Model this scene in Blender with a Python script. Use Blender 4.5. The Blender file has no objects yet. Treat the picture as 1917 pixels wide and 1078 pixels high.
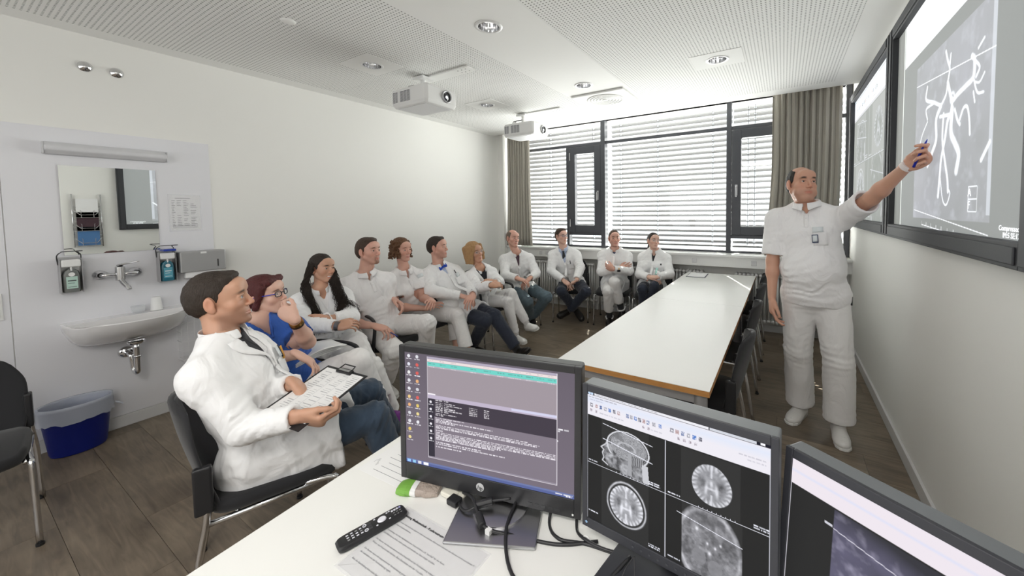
import bpy, math, random
import numpy as np
from mathutils import Vector, Matrix

# ---------------------------------------------------------------- camera, world, sun, exposure
SC = bpy.context.scene
COL = SC.collection
PI = math.pi
R = math.radians
cam_data = bpy.data.cameras.new('camera')
cam = bpy.data.objects.new('camera', cam_data)
COL.objects.link(cam)
cam_data.sensor_width = 36.0
cam_data.sensor_fit = 'HORIZONTAL'
cam_data.lens = 705.74 * 36 / 1917
cam_data.shift_x = -0.04943
cam_data.shift_y = -0.05715
cam_data.clip_start = 0.02
XR_, XD_, XF_ = (0.8633, 0.5045, -0.0135), (0.0128, -0.0486, -0.9987), (-0.5045, 0.8621, -0.0484)
cam.matrix_world = Matrix(((XR_[0], -XD_[0], -XF_[0], 0), (XR_[1], -XD_[1], -XF_[1], 0), (XR_[2], -XD_[2], -XF_[2], 1.55), (0, 0, 0, 1)))
SC.camera = cam
vs = SC.view_settings
vs.view_transform = 'Standard'
vs.look = 'None'
vs.gamma = 1.0
vs.use_curve_mapping = False
vs.exposure = 0.12
SC.cycles.max_bounces = 8
SC.cycles.diffuse_bounces = 5
SC.cycles.glossy_bounces = 4
SC.cycles.transparent_max_bounces = 8
SC.cycles.caustics_reflective = False
SC.cycles.caustics_refractive = False
SC.cycles.sample_clamp_indirect = 4
world = bpy.data.worlds.new('world')
SC.world = world
world.use_nodes = True
bgn = world.node_tree.nodes['Background']
bgn.inputs['Color'].default_value = (0.93, 0.96, 1.0, 1)
bgn.inputs['Strength'].default_value = 1.6

def area_light(name, loc, rot, sx, sy, power, color=(1, 1, 1)):
    l = bpy.data.lights.new(name, 'AREA'); l.shape = 'RECTANGLE'; l.size = sx; l.size_y = sy; l.energy = power; l.color = color
    o = bpy.data.objects.new(name, l); COL.objects.link(o); o.location = loc; o.rotation_euler = rot
    return o
WIN_P, REAR_P, SUN_P = 680, 20, 32
area_light('window_daylight', (-1.75, 6.35, 2.0), (R(-90), 0, 0), 5.4, 2.9, WIN_P, (1.0, 0.985, 0.95))
area_light('rear_fill_light', (-1.6, -2.45, 1.75), (R(90), 0, 0), 3.6, 1.5, REAR_P, (1.0, 0.98, 0.95))  # added soft fill from behind the camera, no known window there
area_light('overhead_fill_light', (-.35, -.75, 2.74), (0, 0, 0), 1.3, .7, 42, (1.0, .97, .93))  # unseen fill lamp added to brighten the desk, not a fixture of the room
sl = bpy.data.lights.new('sun', 'SUN'); sl.energy = SUN_P; sl.angle = R(0.3); sl.color = (1, 0.96, 0.88)
sun = bpy.data.objects.new('sun', sl); COL.objects.link(sun)
SUN_DIR = Vector((0.30, -0.75, -1.0)).normalized()
sun.rotation_euler = SUN_DIR.to_track_quat('-Z', 'Y').to_euler()

# ---------------------------------------------------------------- materials
MATS = {}
def mat(name, color, rough=0.5, metal=0.0, bump=0.0, bscale=200.0, var=0.0, vscale=8.0, stretch=(1, 1, 1), trans=0.0, ior=1.45, alpha=1.0, coat=0.0, emit=None, estr=0.0, sheen=0.0, subs=0.0):
    if name in MATS: return MATS[name]
    m = bpy.data.materials.new(name); m.use_nodes = True
    nt = m.node_tree; N = nt.nodes; L = nt.links; b = N['Principled BSDF']
    c = tuple(color) + (1,) if len(color) == 3 else color
    b.inputs['Base Color'].default_value = c
    b.inputs['Roughness'].default_value = rough
    b.inputs['Metallic'].default_value = metal
    b.inputs['IOR'].default_value = ior
    b.inputs['Transmission Weight'].default_value = trans
    b.inputs['Alpha'].default_value = alpha
    b.inputs['Coat Weight'].default_value = coat
    if sheen: b.inputs['Sheen Weight'].default_value = sheen
    if subs:
        b.inputs['Subsurface Weight'].default_value = subs
        b.inputs['Subsurface Radius'].default_value = (0.02, 0.008, 0.004); b.inputs['Subsurface Scale'].default_value = 0.5
    if emit: b.inputs['Emission Color'].default_value = tuple(emit) + (1,); b.inputs['Emission Strength'].default_value = estr
    tc = N.new('ShaderNodeTexCoord'); mp = N.new('ShaderNodeMapping'); mp.inputs['Scale'].default_value = stretch
    L.new(tc.outputs['Object'], mp.inputs['Vector'])
    if var:
        n = N.new('ShaderNodeTexNoise'); n.inputs['Scale'].default_value = vscale; n.inputs['Detail'].default_value = 5
        L.new(mp.outputs['Vector'], n.inputs['Vector'])
        mr = N.new('ShaderNodeMapRange'); mr.inputs['To Min'].default_value = 1 - var; mr.inputs['To Max'].default_value = 1 + var
        L.new(n.outputs['Fac'], mr.inputs['Value'])
        mx = N.new('ShaderNodeVectorMath'); mx.operation = 'SCALE'; mx.inputs[0].default_value = c[:3]
        L.new(mr.outputs['Result'], mx.inputs['Scale']); L.new(mx.outputs['Vector'], b.inputs['Base Color'])
    if bump:
        n2 = N.new('ShaderNodeTexNoise'); n2.inputs['Scale'].default_value = bscale; n2.inputs['Detail'].default_value = 3
        L.new(mp.outputs['Vector'], n2.inputs['Vector'])
        bp = N.new('ShaderNodeBump'); bp.inputs['Strength'].default_value = bump; bp.inputs['Distance'].default_value = 0.01
        L.new(n2.outputs['Fac'], bp.inputs['Height']); L.new(bp.outputs['Normal'], b.inputs['Normal'])
    MATS[name] = m
    return m

def floor_mat():
    m = mat('oak_vinyl', (0.1, 0.08, 0.062), 0.36); nt = m.node_tree; N = nt.nodes; L = nt.links; b = N['Principled BSDF']
    tc = N.new('ShaderNodeTexCoord'); oi = N.new('ShaderNodeObjectInfo')
    va = N.new('ShaderNodeVectorMath'); va.operation = 'ADD'
    sc = N.new('ShaderNodeVectorMath'); sc.operation = 'SCALE'; sc.inputs['Scale'].default_value = 37.0
    cb = N.new('ShaderNodeCombineXYZ'); L.new(oi.outputs['Random'], cb.inputs['X']); L.new(oi.outputs['Random'], cb.inputs['Y'])
    L.new(cb.outputs['Vector'], sc.inputs[0]); L.new(tc.outputs['Object'], va.inputs[0]); L.new(sc.outputs['Vector'], va.inputs[1])
    mp = N.new('ShaderNodeMapping'); mp.inputs['Scale'].default_value = (1.6, 14, 1); L.new(va.outputs['Vector'], mp.inputs['Vector'])
    n1 = N.new('ShaderNodeTexNoise'); n1.inputs['Scale'].default_value = 2.2; n1.inputs['Detail'].default_value = 7; n1.inputs['Distortion'].default_value = 1.4
    L.new(mp.outputs['Vector'], n1.inputs['Vector'])
    n2 = N.new('ShaderNodeTexNoise'); n2.inputs['Scale'].default_value = 3.2; n2.inputs['Detail'].default_value = 2; L.new(va.outputs['Vector'], n2.inputs['Vector'])
    rp = N.new('ShaderNodeValToRGB'); e = rp.color_ramp.elements
    e[0].position = 0.32; e[0].color = (0.090, 0.069, 0.050, 1); e[1].position = 0.72; e[1].color = (0.26, 0.208, 0.152, 1)
    x = rp.color_ramp.elements.new(0.5); x.color = (0.165, 0.130, 0.094, 1)
    ad = N.new('ShaderNodeMath'); ad.operation = 'MULTIPLY_ADD'; ad.inputs[1].default_value = 0.55; L.new(n2.outputs['Fac'], ad.inputs[0])
    m3 = N.new('ShaderNodeMath'); m3.operation = 'MULTIPLY_ADD'; m3.inputs[1].default_value = 0.5; m3.inputs[2].default_value = -0.02; L.new(n1.outputs['Fac'], m3.inputs[0])
    L.new(m3.outputs[0], ad.inputs[2]); L.new(ad.outputs[0], rp.inputs['Fac'])
    mr = N.new('ShaderNodeMapRange'); mr.inputs['To Min'].default_value = 0.92; mr.inputs['To Max'].default_value = 1.10; L.new(oi.outputs['Random'], mr.inputs['Value'])
    s2 = N.new('ShaderNodeVectorMath'); s2.operation = 'SCALE'; L.new(rp.outputs['Color'], s2.inputs[0]); L.new(mr.outputs['Result'], s2.inputs['Scale'])
    L.new(s2.outputs['Vector'], b.inputs['Base Color'])
    bp = N.new('ShaderNodeBump'); bp.inputs['Strength'].default_value = 0.12; bp.inputs['Distance'].default_value = 0.004
    L.new(n1.outputs['Fac'], bp.inputs['Height']); L.new(bp.outputs['Normal'], b.inputs['Normal'])
    return m

def perf_mat():
    m = mat('perforated_plasterboard', (0.8, 0.8, 0.78), 0.9); nt = m.node_tree; N = nt.nodes; L = nt.links; b = N['Principled BSDF']
    tc = N.new('ShaderNodeTexCoord'); sp = N.new('ShaderNodeSeparateXYZ'); L.new(tc.outputs['Object'], sp.inputs[0])
    P = 0.0245
    sq = []
    for a in ('X', 'Y'):
        d = N.new('ShaderNodeMath'); d.operation = 'DIVIDE'; d.inputs[1].default_value = P; L.new(sp.outputs[a], d.inputs[0])
        f = N.new('ShaderNodeMath'); f.operation = 'FRACT'; L.new(d.outputs[0], f.inputs[0])
        s = N.new('ShaderNodeMath'); s.operation = 'SUBTRACT'; s.inputs[1].default_value = 0.5; L.new(f.outputs[0], s.inputs[0])
        q = N.new('ShaderNodeMath'); q.operation = 'MULTIPLY'; L.new(s.outputs[0], q.inputs[0]); L.new(s.outputs[0], q.inputs[1]); sq.append(q)
    ad = N.new('ShaderNodeMath'); L.new(sq[0].outputs[0], ad.inputs[0]); L.new(sq[1].outputs[0], ad.inputs[1])
    lt = N.new('ShaderNodeMath'); lt.operation = 'LESS_THAN'; lt.inputs[1].default_value = 0.215 ** 2; L.new(ad.outputs[0], lt.inputs[0])
    mx = N.new('ShaderNodeMix'); mx.data_type = 'RGBA'; L.new(lt.outputs[0], mx.inputs['Factor'])
    mx.inputs[6].default_value = (0.85, 0.85, 0.83, 1); mx.inputs[7].default_value = (0.24, 0.24, 0.23, 1)
    L.new(mx.outputs[2], b.inputs['Base Color'])
    return m

def attr_mat(name, rough=0.25, estr=1.0, base=0.02, spec=0.5):
    m = mat(name, (base,) * 3, rough); nt = m.node_tree; b = nt.nodes['Principled BSDF']
    a = nt.nodes.new('ShaderNodeAttribute'); a.attribute_name = 'Col'
    nt.links.new(a.outputs['Color'], b.inputs['Emission Color']); b.inputs['Emission Strength'].default_value = estr
    b.inputs['Specular IOR Level'].default_value = spec
    m.cycles.emission_sampling = 'NONE'
    return m

white_wall = mat('wall_paint', (0.80, 0.795, 0.765), 0.85, bump=0.03, bscale=350)
ceil_white = mat('ceiling_paint', (0.86, 0.86, 0.84), 0.9)
laminate = mat('white_laminate', (0.74, 0.74, 0.77), 0.35, bump=0.015, bscale=500)
base_white = mat('baseboard_white', (0.62, 0.62, 0.62), 0.4)
anth = mat('anthracite_frame', (0.055, 0.058, 0.068), 0.4)
chrome = mat('chrome', (0.72, 0.72, 0.73), 0.12, 1.0)
chrome2 = mat('satin_steel', (0.5, 0.5, 0.51), 0.32, 1.0)
blackp = mat('black_plastic', (0.018, 0.018, 0.02), 0.42)
blackf = mat('black_fabric', (0.012, 0.012, 0.014), 0.85, bump=0.15, bscale=900, sheen=0.2)
whitep = mat('white_plastic', (0.78, 0.78, 0.77), 0.35)
greyp = mat('light_grey_plastic', (0.62, 0.62, 0.63), 0.4)
dgrey = mat('dark_grey_plastic', (0.05, 0.052, 0.06), 0.45)
silver = mat('silver_painted_metal', (0.42, 0.42, 0.43), 0.35, 0.6)
glassm = mat('clear_glass', (1, 1, 1), 0.02, trans=1.0, ior=1.45)
ceram = mat('glazed_ceramic', (0.74, 0.73, 0.73), 0.12, coat=0.5)
tabletop_m = mat('white_table_laminate', (0.80, 0.80, 0.775), 0.38)
beech = mat('beech_edge', (0.50, 0.24, 0.075), 0.45, var=0.25, vscale=20, stretch=(1, 12, 12))
papm = mat('white_paper', (0.80, 0.80, 0.80), 0.7)
inkm = mat('printed_ink', (0.035, 0.035, 0.04), 0.8)
inkg = mat('grey_ink', (0.25, 0.25, 0.27), 0.8)
curt_m = mat('taupe_curtain', (0.40, 0.375, 0.325), 0.9, bump=0.1, bscale=800, sheen=0.2)
slat_m = mat('aluminium_slat', (0.13, 0.13, 0.128), 0.42, 0.0)

# ---------------------------------------------------------------- mesh building
class MB:
    def __init__(s): s.v = []; s.f = []; s.m = []
    def add(s, v, f, m=0):
        o = len(s.v); s.v += [tuple(p) for p in v]; s.f += [tuple(i + o for i in q) for q in f]; s.m += [m] * len(f); return s
    def box(s, x0, x1, y0, y1, z0, z1, M=None, m=0):
        v = [(x, y, z) for z in (z0, z1) for y in (y0, y1) for x in (x0, x1)]
        if M is not None: v = [M @ Vector(p) for p in v]
        return s.add(v, [(0, 2, 3, 1), (4, 5, 7, 6), (0, 1, 5, 4), (2, 6, 7, 3), (0, 4, 6, 2), (1, 3, 7, 5)], m)
    def ring(s, pts_list, closed=True, cap=True, m=0):
        n = len(pts_list[0]); v = [p for r in pts_list for p in r]; f = []
        for i in range(len(pts_list) - 1):
            for j in range(n if closed else n - 1):
                k = (j + 1) % n; f.append((i * n + j, i * n + k, (i + 1) * n + k, (i + 1) * n + j))
        if cap and closed:
            f.append(tuple(range(n))[::-1]); f.append(tuple((len(pts_list) - 1) * n + j for j in range(n)))
        return s.add(v, f, m)
    def tube(s, path, r, n=10, cap=True, m=0, flat=1.0):
        path = [Vector(p) for p in path]; rings = []; prev = None
        rr = r if isinstance(r, (list, tuple)) else [r] * len(path)
        for i, p in enumerate(path):
            t = (path[min(i + 1, len(path) - 1)] - path[max(i - 1, 0)])
            if t.length < 1e-9: t = Vector((0, 0, 1))
            t.normalize()
            if prev is None:
                a = Vector((0, 0, 1)) if abs(t.z) < 0.9 else Vector((1, 0, 0)); u = t.cross(a).normalized()
            else:
                u = (prev - t * prev.dot(t)); u = u.normalized() if u.length > 1e-6 else t.orthogonal().normalized()
            prev = u; w = t.cross(u)
            rings.append([p + (u * math.cos(2 * PI * k / n) + w * math.sin(2 * PI * k / n) * flat) * rr[i] for k in range(n)])
        return s.ring(rings, True, cap, m)
    def cyl(s, a, b, r, n=20, m=0, r2=None): return s.tube([a, b], [r, r2 if r2 is not None else r], n, True, m)
    def lathe(s, prof, n=32, c=(0, 0, 0), ax='z', sx=1.0, sy=1.0, m=0, cap=False):
        rings = []
        for r, z in prof:
            q = []
            for k in range(n):
                a = 2 * PI * k / n; x, y = r * math.cos(a) * sx, r * math.sin(a) * sy
                if ax == 'z': q.append((c[0] + x, c[1] + y, c[2] + z))
                elif ax == 'x': q.append((c[0] + z, c[1] + x, c[2] + y))
                else: q.append((c[0] + y, c[1] + z, c[2] + x))
            rings.append(q)
        return s.ring(rings, True, cap, m)
    def prism(s, poly, z0, z1, M=None, m=0):
        n = len(poly); v = [(x, y, z0) for x, y in poly] + [(x, y, z1) for x, y in poly]
        if M is not None: v = [M @ Vector(p) for p in v]
        f = [tuple(range(n))[::-1], tuple(range(n, 2 * n))] + [(i, (i + 1) % n, (i + 1) % n + n, i + n) for i in range(n)]
        return s.add(v, f, m)
    def grid(s, P, m=0):
        h = len(P); w = len(P[0]); v = [p for r in P for p in r]
        return s.add(v, [(i * w + j, i * w + j + 1, (i + 1) * w + j + 1, (i + 1) * w + j) for i in range(h - 1) for j in range(w - 1)], m)

def obj(name, mb, m, parent=None, smooth=False, bevel=0, seg=2, solid=0, loc=None, rot=None, sub=0, auto=None):
    me = bpy.data.meshes.new(name); me.from_pydata([tuple(p) for p in mb.v], [], mb.f)
    for x in (m if isinstance(m, (list, tuple)) else [m]): me.materials.append(x)
    if any(mb.m): me.polygons.foreach_set('material_index', mb.m)
    import bmesh
    bm = bmesh.new(); bm.from_mesh(me)
    bmesh.ops.recalc_face_normals(bm, faces=bm.faces); bm.to_mesh(me); bm.free()
    if smooth or auto:
        me.polygons.foreach_set('use_smooth', [True] * len(me.polygons))
        if auto: me.set_sharp_from_angle(angle=R(auto))
    o = bpy.data.objects.new(name, me); COL.objects.link(o)
    if parent: o.parent = parent
    if loc is not None: o.location = loc
    if rot is not None: o.rotation_euler = rot
    if solid: q = o.modifiers.new('thickness', 'SOLIDIFY'); q.thickness = solid; q.offset = 0
    if bevel: q = o.modifiers.new('bevel', 'BEVEL'); q.width = bevel; q.segments = seg; q.limit_method = 'ANGLE'; q.angle_limit = R(40)
    if sub: q = o.modifiers.new('sub', 'SUBSURF'); q.levels = sub; q.render_levels = sub
    return o
def tag(o, label=None, cat=None, group=None, kind=None):
    if label: o['label'] = label
    if cat: o['category'] = cat
    if group: o['group'] = group
    if kind: o['kind'] = kind
    return o
def thing(name, label, cat, loc=(0, 0, 0), rz=0, group=None):
    o = bpy.data.objects.new(name, None); COL.objects.link(o); o.location = loc; o.rotation_euler = (0, 0, rz); o.empty_display_size = 0.1
    return tag(o, label, cat, group)
def struct(name, mb, m, parent=None, **k):
    o = obj(name, mb, m, parent, **k)
    if parent is None: o['kind'] = 'structure'
    return o
def dup(root, loc, rz, label=None, group=None):
    r = root.copy(); COL.objects.link(r); r.location = loc; r.rotation_euler = (0, 0, rz)
    if label: r['label'] = label
    if group: r['group'] = group
    for ch in list(root.children):
        c = ch.copy(); COL.objects.link(c); c.parent = r
        for g in ch.children:
            d = g.copy(); COL.objects.link(d); d.parent = c
    return r
def bez(pts, n=8):
    """smooth path through points (Catmull-Rom)"""
    P = [Vector(p) for p in pts]; P = [P[0] * 2 - P[1]] + P + [P[-1] * 2 - P[-2]]; out = []
    for i in range(1, len(P) - 2):
        for k in range(n):
            t = k / n
            out.append(0.5 * ((2 * P[i]) + (-P[i - 1] + P[i + 1]) * t + (2 * P[i - 1] - 5 * P[i] + 4 * P[i + 1] - P[i + 2]) * t * t + (-P[i - 1] + 3 * P[i] - 3 * P[i + 1] + P[i + 2]) * t ** 3))
    out.append(P[-2]); return out
def text(name, s, size, m, parent, M, align='LEFT', thick=0.0004, bold=0):
    cu = bpy.data.curves.new(name, 'FONT'); cu.body = s; cu.size = size; cu.align_x = align; cu.extrude = thick; cu.offset = bold; cu.resolution_u = 2
    t = bpy.data.objects.new(name, cu); COL.objects.link(t)
    dg = bpy.context.evaluated_depsgraph_get(); me = bpy.data.meshes.new_from_object(t.evaluated_get(dg))
    bpy.data.objects.remove(t); me.materials.clear(); me.materials.append(m)
    o = bpy.data.objects.new(name, me); COL.objects.link(o); o.parent = parent; o.matrix_local = M
    return o

# ---------------------------------------------------------------- room shell
XL, XRt, YB, YR, ZC = -4.21, 0.66, 5.38, -2.6, 2.82
rnd = random.Random(4)
fl = struct('floor', MB().box(XL - .1, XRt + .1, YR, YB + .2, -0.05, -0.006), mat('floor_screed', (0.03, 0.027, 0.024), 0.8))
fm = floor_mat()
pw, pl = 0.24, 1.25
pm = {}
k = 0
y = YR
while y < YB - .001:
    y1 = min(y + pw, YB); x = XL - (k * 0.47 % 1.25)
    while x < XRt:
        a, b_ = max(x, XL), min(x + pl, XRt)
        if b_ - a > 0.02:
            key = (round(b_ - a, 3), round(y1 - y, 3))
            if key not in pm:
                hx, hy = key[0] / 2 - 0.0008, key[1] / 2 - 0.0008
                pm[key] = obj('floor_plank', MB().box(-hx, hx, -hy, hy, -0.006, 0), fm, fl)
                o = pm[key]
            else:
                o = pm[key].copy(); COL.objects.link(o); o.parent = fl
            o.location = ((a + b_) / 2, (y + y1) / 2, 0)
        x += pl
    y = y1; k += 1
struct('wall_left', MB().box(XL - .15, XL, YR, 5.05, 0, ZC + .3), white_wall)
struct('wall_corner', MB().box(XL - .15, -4.11, 5.05, YB + .3, 0, ZC + .3), white_wall)
struct('wall_right', MB().box(XRt, XRt + .15, YR, YB + .3, 0, ZC + .3), white_wall)
rw = MB().box(XL - .15, XRt + .15, YR - .15, YR, 0, 0.95); rw.box(XL - .15, XRt + .15, YR - .15, YR, 2.55, ZC + .2)
rw.box(XL - .15, -3.5, YR - .15, YR, .95, 2.55); rw.box(.3, XRt + .15, YR - .15, YR, .95, 2.55)
struct('wall_rear', rw, white_wall)
struct('wall_window_parapet', MB().box(-4.11, XRt, YB - .03, YB + .2, 0, 0.93), white_wall)
struct('wall_window_head', MB().box(-4.11, XRt, YB - .06, YB + .3, 2.93, 3.25), white_wall)
struct('trim_ceiling_recess', MB().box(-4.21, XRt, 4.93, YB + .3, 3.0, 3.05).box(-4.21, XRt, 4.90, 4.935, ZC + .001, 3.0), ceil_white)
cl = struct('ceiling', MB().box(XL - .15, XRt + .15, YR - .15, YB + .3, 3.06, 3.16), ceil_white)
for q in ((XL, -4.05, YR, 4.93), (-2.08, -1.40, YR, 4.93), (.43, XRt, YR, 4.93), (-4.05, -2.08, 4.72, 4.93), (-1.40, .43, 4.72, 4.93)):
    obj('plaster_strip', MB().box(q[0], q[1], q[2], q[3], ZC, ZC + .012), ceil_white, cl)
pf = perf_mat()
for (a, b_) in ((-4.05, -2.08), (-1.40, .43)):
    y = YR
    while y < 4.7:
        y1 = min(y + 1.22, 4.72)
        obj('perforated_panel', MB().box(a + .001, b_ - .001, y + .0008, y1 - .0008, ZC + .0005, ZC + .012), pf, cl)
        y = y1
# blank plates of the perforated strips around the downlights
for (x, y) in ((-3.06, 2.03), (-3.05, 3.47), (-.5, 3.5)):
    obj('light_plate', MB().box(x - .2, x + .2, y - .17, y + .17, ZC - .002, ZC + .002), ceil_white, cl)
def cut_holes(o, pts, r=.0725, z0=ZC - .05, z1=ZC + .3):
    mb = MB()
    for x, y in pts: mb.cyl((x, y, z0), (x, y, z1), r, 36)
    c = obj('cutter', mb, ceil_white); md = o.modifiers.new('cut', 'BOOLEAN'); md.object = c; md.solver = 'EXACT'
    me = bpy.data.meshes.new_from_object(o.evaluated_get(bpy.context.evaluated_depsgraph_get()))
    o.modifiers.remove(md); o.data = me; bpy.data.objects.remove(c)
LIGHTS = [(-1.76, 2.04), (-3.06, 2.03), (-.5, 3.5), (-1.76, 3.47), (-3.05, 3.47)]
for o in list(cl.children):
    xs_ = [v.co.x for v in o.data.vertices]; ys_ = [v.co.y for v in o.data.vertices]
    pts = [p for p in LIGHTS if min(xs_) < p[0] < max(xs_) and min(ys_) - .08 < p[1] < max(ys_) + .08]
    if pts: cut_holes(o, pts)
# baseboards
struct('baseboard_left', MB().box(XL, XL + .014, YR, 5.05, 0, 0.085), base_white, bevel=.002)
bb = struct('baseboard_right', MB().box(XRt - .016, XRt, YR, YB - .03, 0, 0.085), base_white, bevel=.003)
struct('baseboard_back', MB().box(-4.11, XRt, YB - .044, YB - .03, 0, 0.085), base_white)

# sill, window frames, blinds
sill = struct('trim_window_sill', MB().box(-4.11, XRt, 5.10, YB + .05, 0.945, 0.975), whitep, bevel=.004)
obj('sill_fascia', MB().box(-4.11, XRt, 5.13, 5.16, 0.815, 0.945), whitep, sill, bevel=.003)
obj('cable_channel', MB().box(-4.11, XRt, 5.16, 5.33, 0.82, 0.85), whitep, sill)
for x in (-3.42, -3.30, -1.0, -.3): obj('socket_cover', MB().box(x - .03, x + .03, 5.124, 5.13, .85, .91), greyp, sill, bevel=.004)

def frame_rect(x0, x1, z0, z1, w, y0, y1):
    return MB().box(x0, x0 + w, y0, y1, z0, z1).box(x1 - w, x1, y0, y1, z0, z1).box(x0 + w, x1 - w, y0, y1, z0, z0 + w).box(x0 + w, x1 - w, y0, y1, z1 - w, z1)
w1 = struct('window_1', MB().box(-2.43, -2.36, 5.33, 5.45, .975, 2.98).box(-.645, -.585, 5.33, 5.45, .975, 2.98).box(-4.11, -4.05, 5.35, 5.45, .975, 2.98).box(.60, .655, 5.35, 5.45, .975, 2.98).box(-4.05, .60, 5.36, 5.45, 2.93, 2.99), anth, bevel=.004)
for (a, b_) in ((-4.05, -2.43), (-2.36, -.645), (-.585, .60)):
    obj('transom', MB().box(a, b_, 5.345, 5.45, 2.565, 2.61), anth, w1, bevel=.003)
    obj('bottom_rail', MB().box(a, b_, 5.37, 5.45, .975, 1.0), anth, w1)
obj('mullion', MB().box(-3.045, -3.0, 5.345, 5.45, 1.0, 2.565), anth, w1, bevel=.003)
obj('mullion', MB().box(-.0, .05, 5.345, 5.45, 1.0, 2.565), anth, w1, bevel=.003)
gl = bpy.data.materials.new('window_glass'); gl.use_nodes = True
_n = gl.node_tree.nodes; _n.remove(_n['Principled BSDF']); _tr = _n.new('ShaderNodeBsdfTransparent'); _tr.inputs['Color'].default_value = (.93, .96, .95, 1); _gs = _n.new('ShaderNodeBsdfGlossy'); _gs.inputs['Roughness'].default_value = 0.02
_mx = _n.new('ShaderNodeMixShader'); _mx.inputs['Fac'].default_value = 0.06; _o = _n['Material Output']
gl.node_tree.links.new(_tr.outputs[0], _mx.inputs[1]); gl.node_tree.links.new(_gs.outputs[0], _mx.inputs[2]); gl.node_tree.links.new(_mx.outputs[0], _o.inputs['Surface'])
for (a, b_) in ((-3.0, -2.43), (-.585, .0)):
    fr = obj('casement', frame_rect(a + .005, b_ - .005, 1.21, 2.56, .11, 5.335, 5.42), anth, w1, bevel=.005)
    obj('rail', MB().box(a, b_, 5.345, 5.45, 1.165, 1.21), anth, w1, bevel=.003)
    hx = b_ - .05 if a < -2 else a + .06
    h = obj('handle', MB().box(hx - .016, hx + .016, 5.322, 5.335, 1.72, 1.86).tube([(hx, 5.322, 1.83), (hx, 5.295, 1.83), (hx, 5.285, 1.815), (hx, 5.285, 1.70)], .010, 10), silver, fr, bevel=.002)
    h['label'] = 'silver lever handle'
    for z in ((1.30, 1.42), (2.36, 2.48)):
        hx2 = a + .03 if a < -2 else b_ - .03
        obj('hinge', MB().cyl((hx2, 5.325, z[0]), (hx2, 5.325, z[1]), .009), silver, fr)
for (a, b_, z0, z1) in ((-4.05, -3.045, 1.0, 2.565), (-2.36, -.645, 1.0, 2.565), (.05, .60, 1.0, 2.565), (-4.05, -2.43, 2.61, 2.93), (-2.36, -.645, 2.61, 2.93), (-.585, .60, 2.61, 2.93), (-2.9, -2.53, 1.32, 2.45), (-.485, -.1, 1.32, 2.45), (-3.0, -2.43, 1.0, 1.165), (-.585, 0, 1.0, 1.165)):
    g = obj('pane', MB().add([(a, 5.40, z0), (b_, 5.40, z0), (b_, 5.40, z1), (a, 5.40, z1)], [(0, 1, 2, 3)]), gl, w1)

def make_slat(a, b_, cords):
    mb = MB(); T = R(30); hw = .040
    def seg(x0, x1, d0, d1):
        n = 4
        rows = []
        for i in range(n + 1):
            d = d0 + (d1 - d0) * i / n; zz = -d * math.sin(T) + .006 * (1 - (d / hw) ** 2)
            rows.append([(x0, d * math.cos(T), zz), (x1, d * math.cos(T), zz)])
        mb.grid(rows)
    xs = [a] + [c for q in cords for c in (q - .012, q + .012)] + [b_]
    for i in range(0, len(xs), 2): seg(xs[i], xs[i + 1], -hw, hw)
    for q in cords: seg(q - .012, q + .012, -hw, -.011); seg(q - .012, q + .012, .011, hw)
    return mb
slabs = [('leftmost', 'left of the dark mullion', -4.0, -2.44, (-3.49, -2.67)), ('middle', 'between the two dark mullions', -2.36, -.65, (-2.2, -1.62, -.85)), ('right', 'behind the long right curtain', -.59, .6, (-.41, -.33, .53))]
for nm, wh, a, b_, cords in slabs:
    bl = thing('venetian_blind', 'grey outside venetian blind %s' % wh, 'blind', (0, 5.60, 0), 0, 'outside venetian blinds')
    s0 = None; z = 1.10
    while z < 2.93:
        if s0 is None: s0 = obj('slat', make_slat(a, b_, cords), slat_m, bl, smooth=True); o = s0
        else: o = s0.copy(); COL.objects.link(o); o.parent = bl
        o.location = (0, 0, z + (0.004 * math.sin(z * 40))); z += .0735
    obj('bottom_bar', MB().box(a, b_, -.035, .035, 1.03, 1.055), slat_m, bl, bevel=.004)
    for q in cords: obj('cord', MB().cyl((q, .035, 1.04), (q, .035, 2.95), .0022, 6).cyl((q, -.035, 1.04), (q, -.035, 2.95), .0022, 6), dgrey, bl)

# radiators below the sill
def radiator(x0, x1, label):
    t = thing('radiator', label, 'radiator', ((x0 + x1) / 2, 5.25, 0), 0, 'column radiators under the window')
    n = int((x1 - x0) / .046); L = n * .046; proto = None
    for i in range(n):
        x = -L / 2 + .023 + i * .046
        if proto is None:
            mb = MB()
            for yy in (-.035, .035): mb.tube([(0, yy, .17), (0, yy, .71)], .0125, 8)
            mb.tube([(0, -.06, .16), (0, .06, .16)], .020, 8).tube([(0, -.06, .72), (0, .06, .72)], .020, 8)
            proto = obj('radiator_column', mb, whitep, t, smooth=True); o = proto
        else: o = proto.copy(); COL.objects.link(o); o.parent = t
        o.location = (x, 0, 0)
    obj('valve', MB().cyl((L / 2, 0, .16), (L / 2 + .05, 0, .16), .016).cyl((L / 2 + .04, 0, .02), (L / 2 + .04, 0, .16), .008), whitep, t)
    obj('foot', MB().box(-L / 2 + .1, -L / 2 + .13, -.02, .02, 0, .16).box(L / 2 - .13, L / 2 - .1, -.02, .02, 0, .16), whitep, t)
radiator(-3.9, -2.5, 'white column radiator under the sill behind the leftmost two seated men by the window')
radiator(-2.38, -.9, 'white column radiator under the sill behind the far end of the table')
radiator(-.55, .55, 'white column radiator under the sill beside the right wall')

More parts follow.
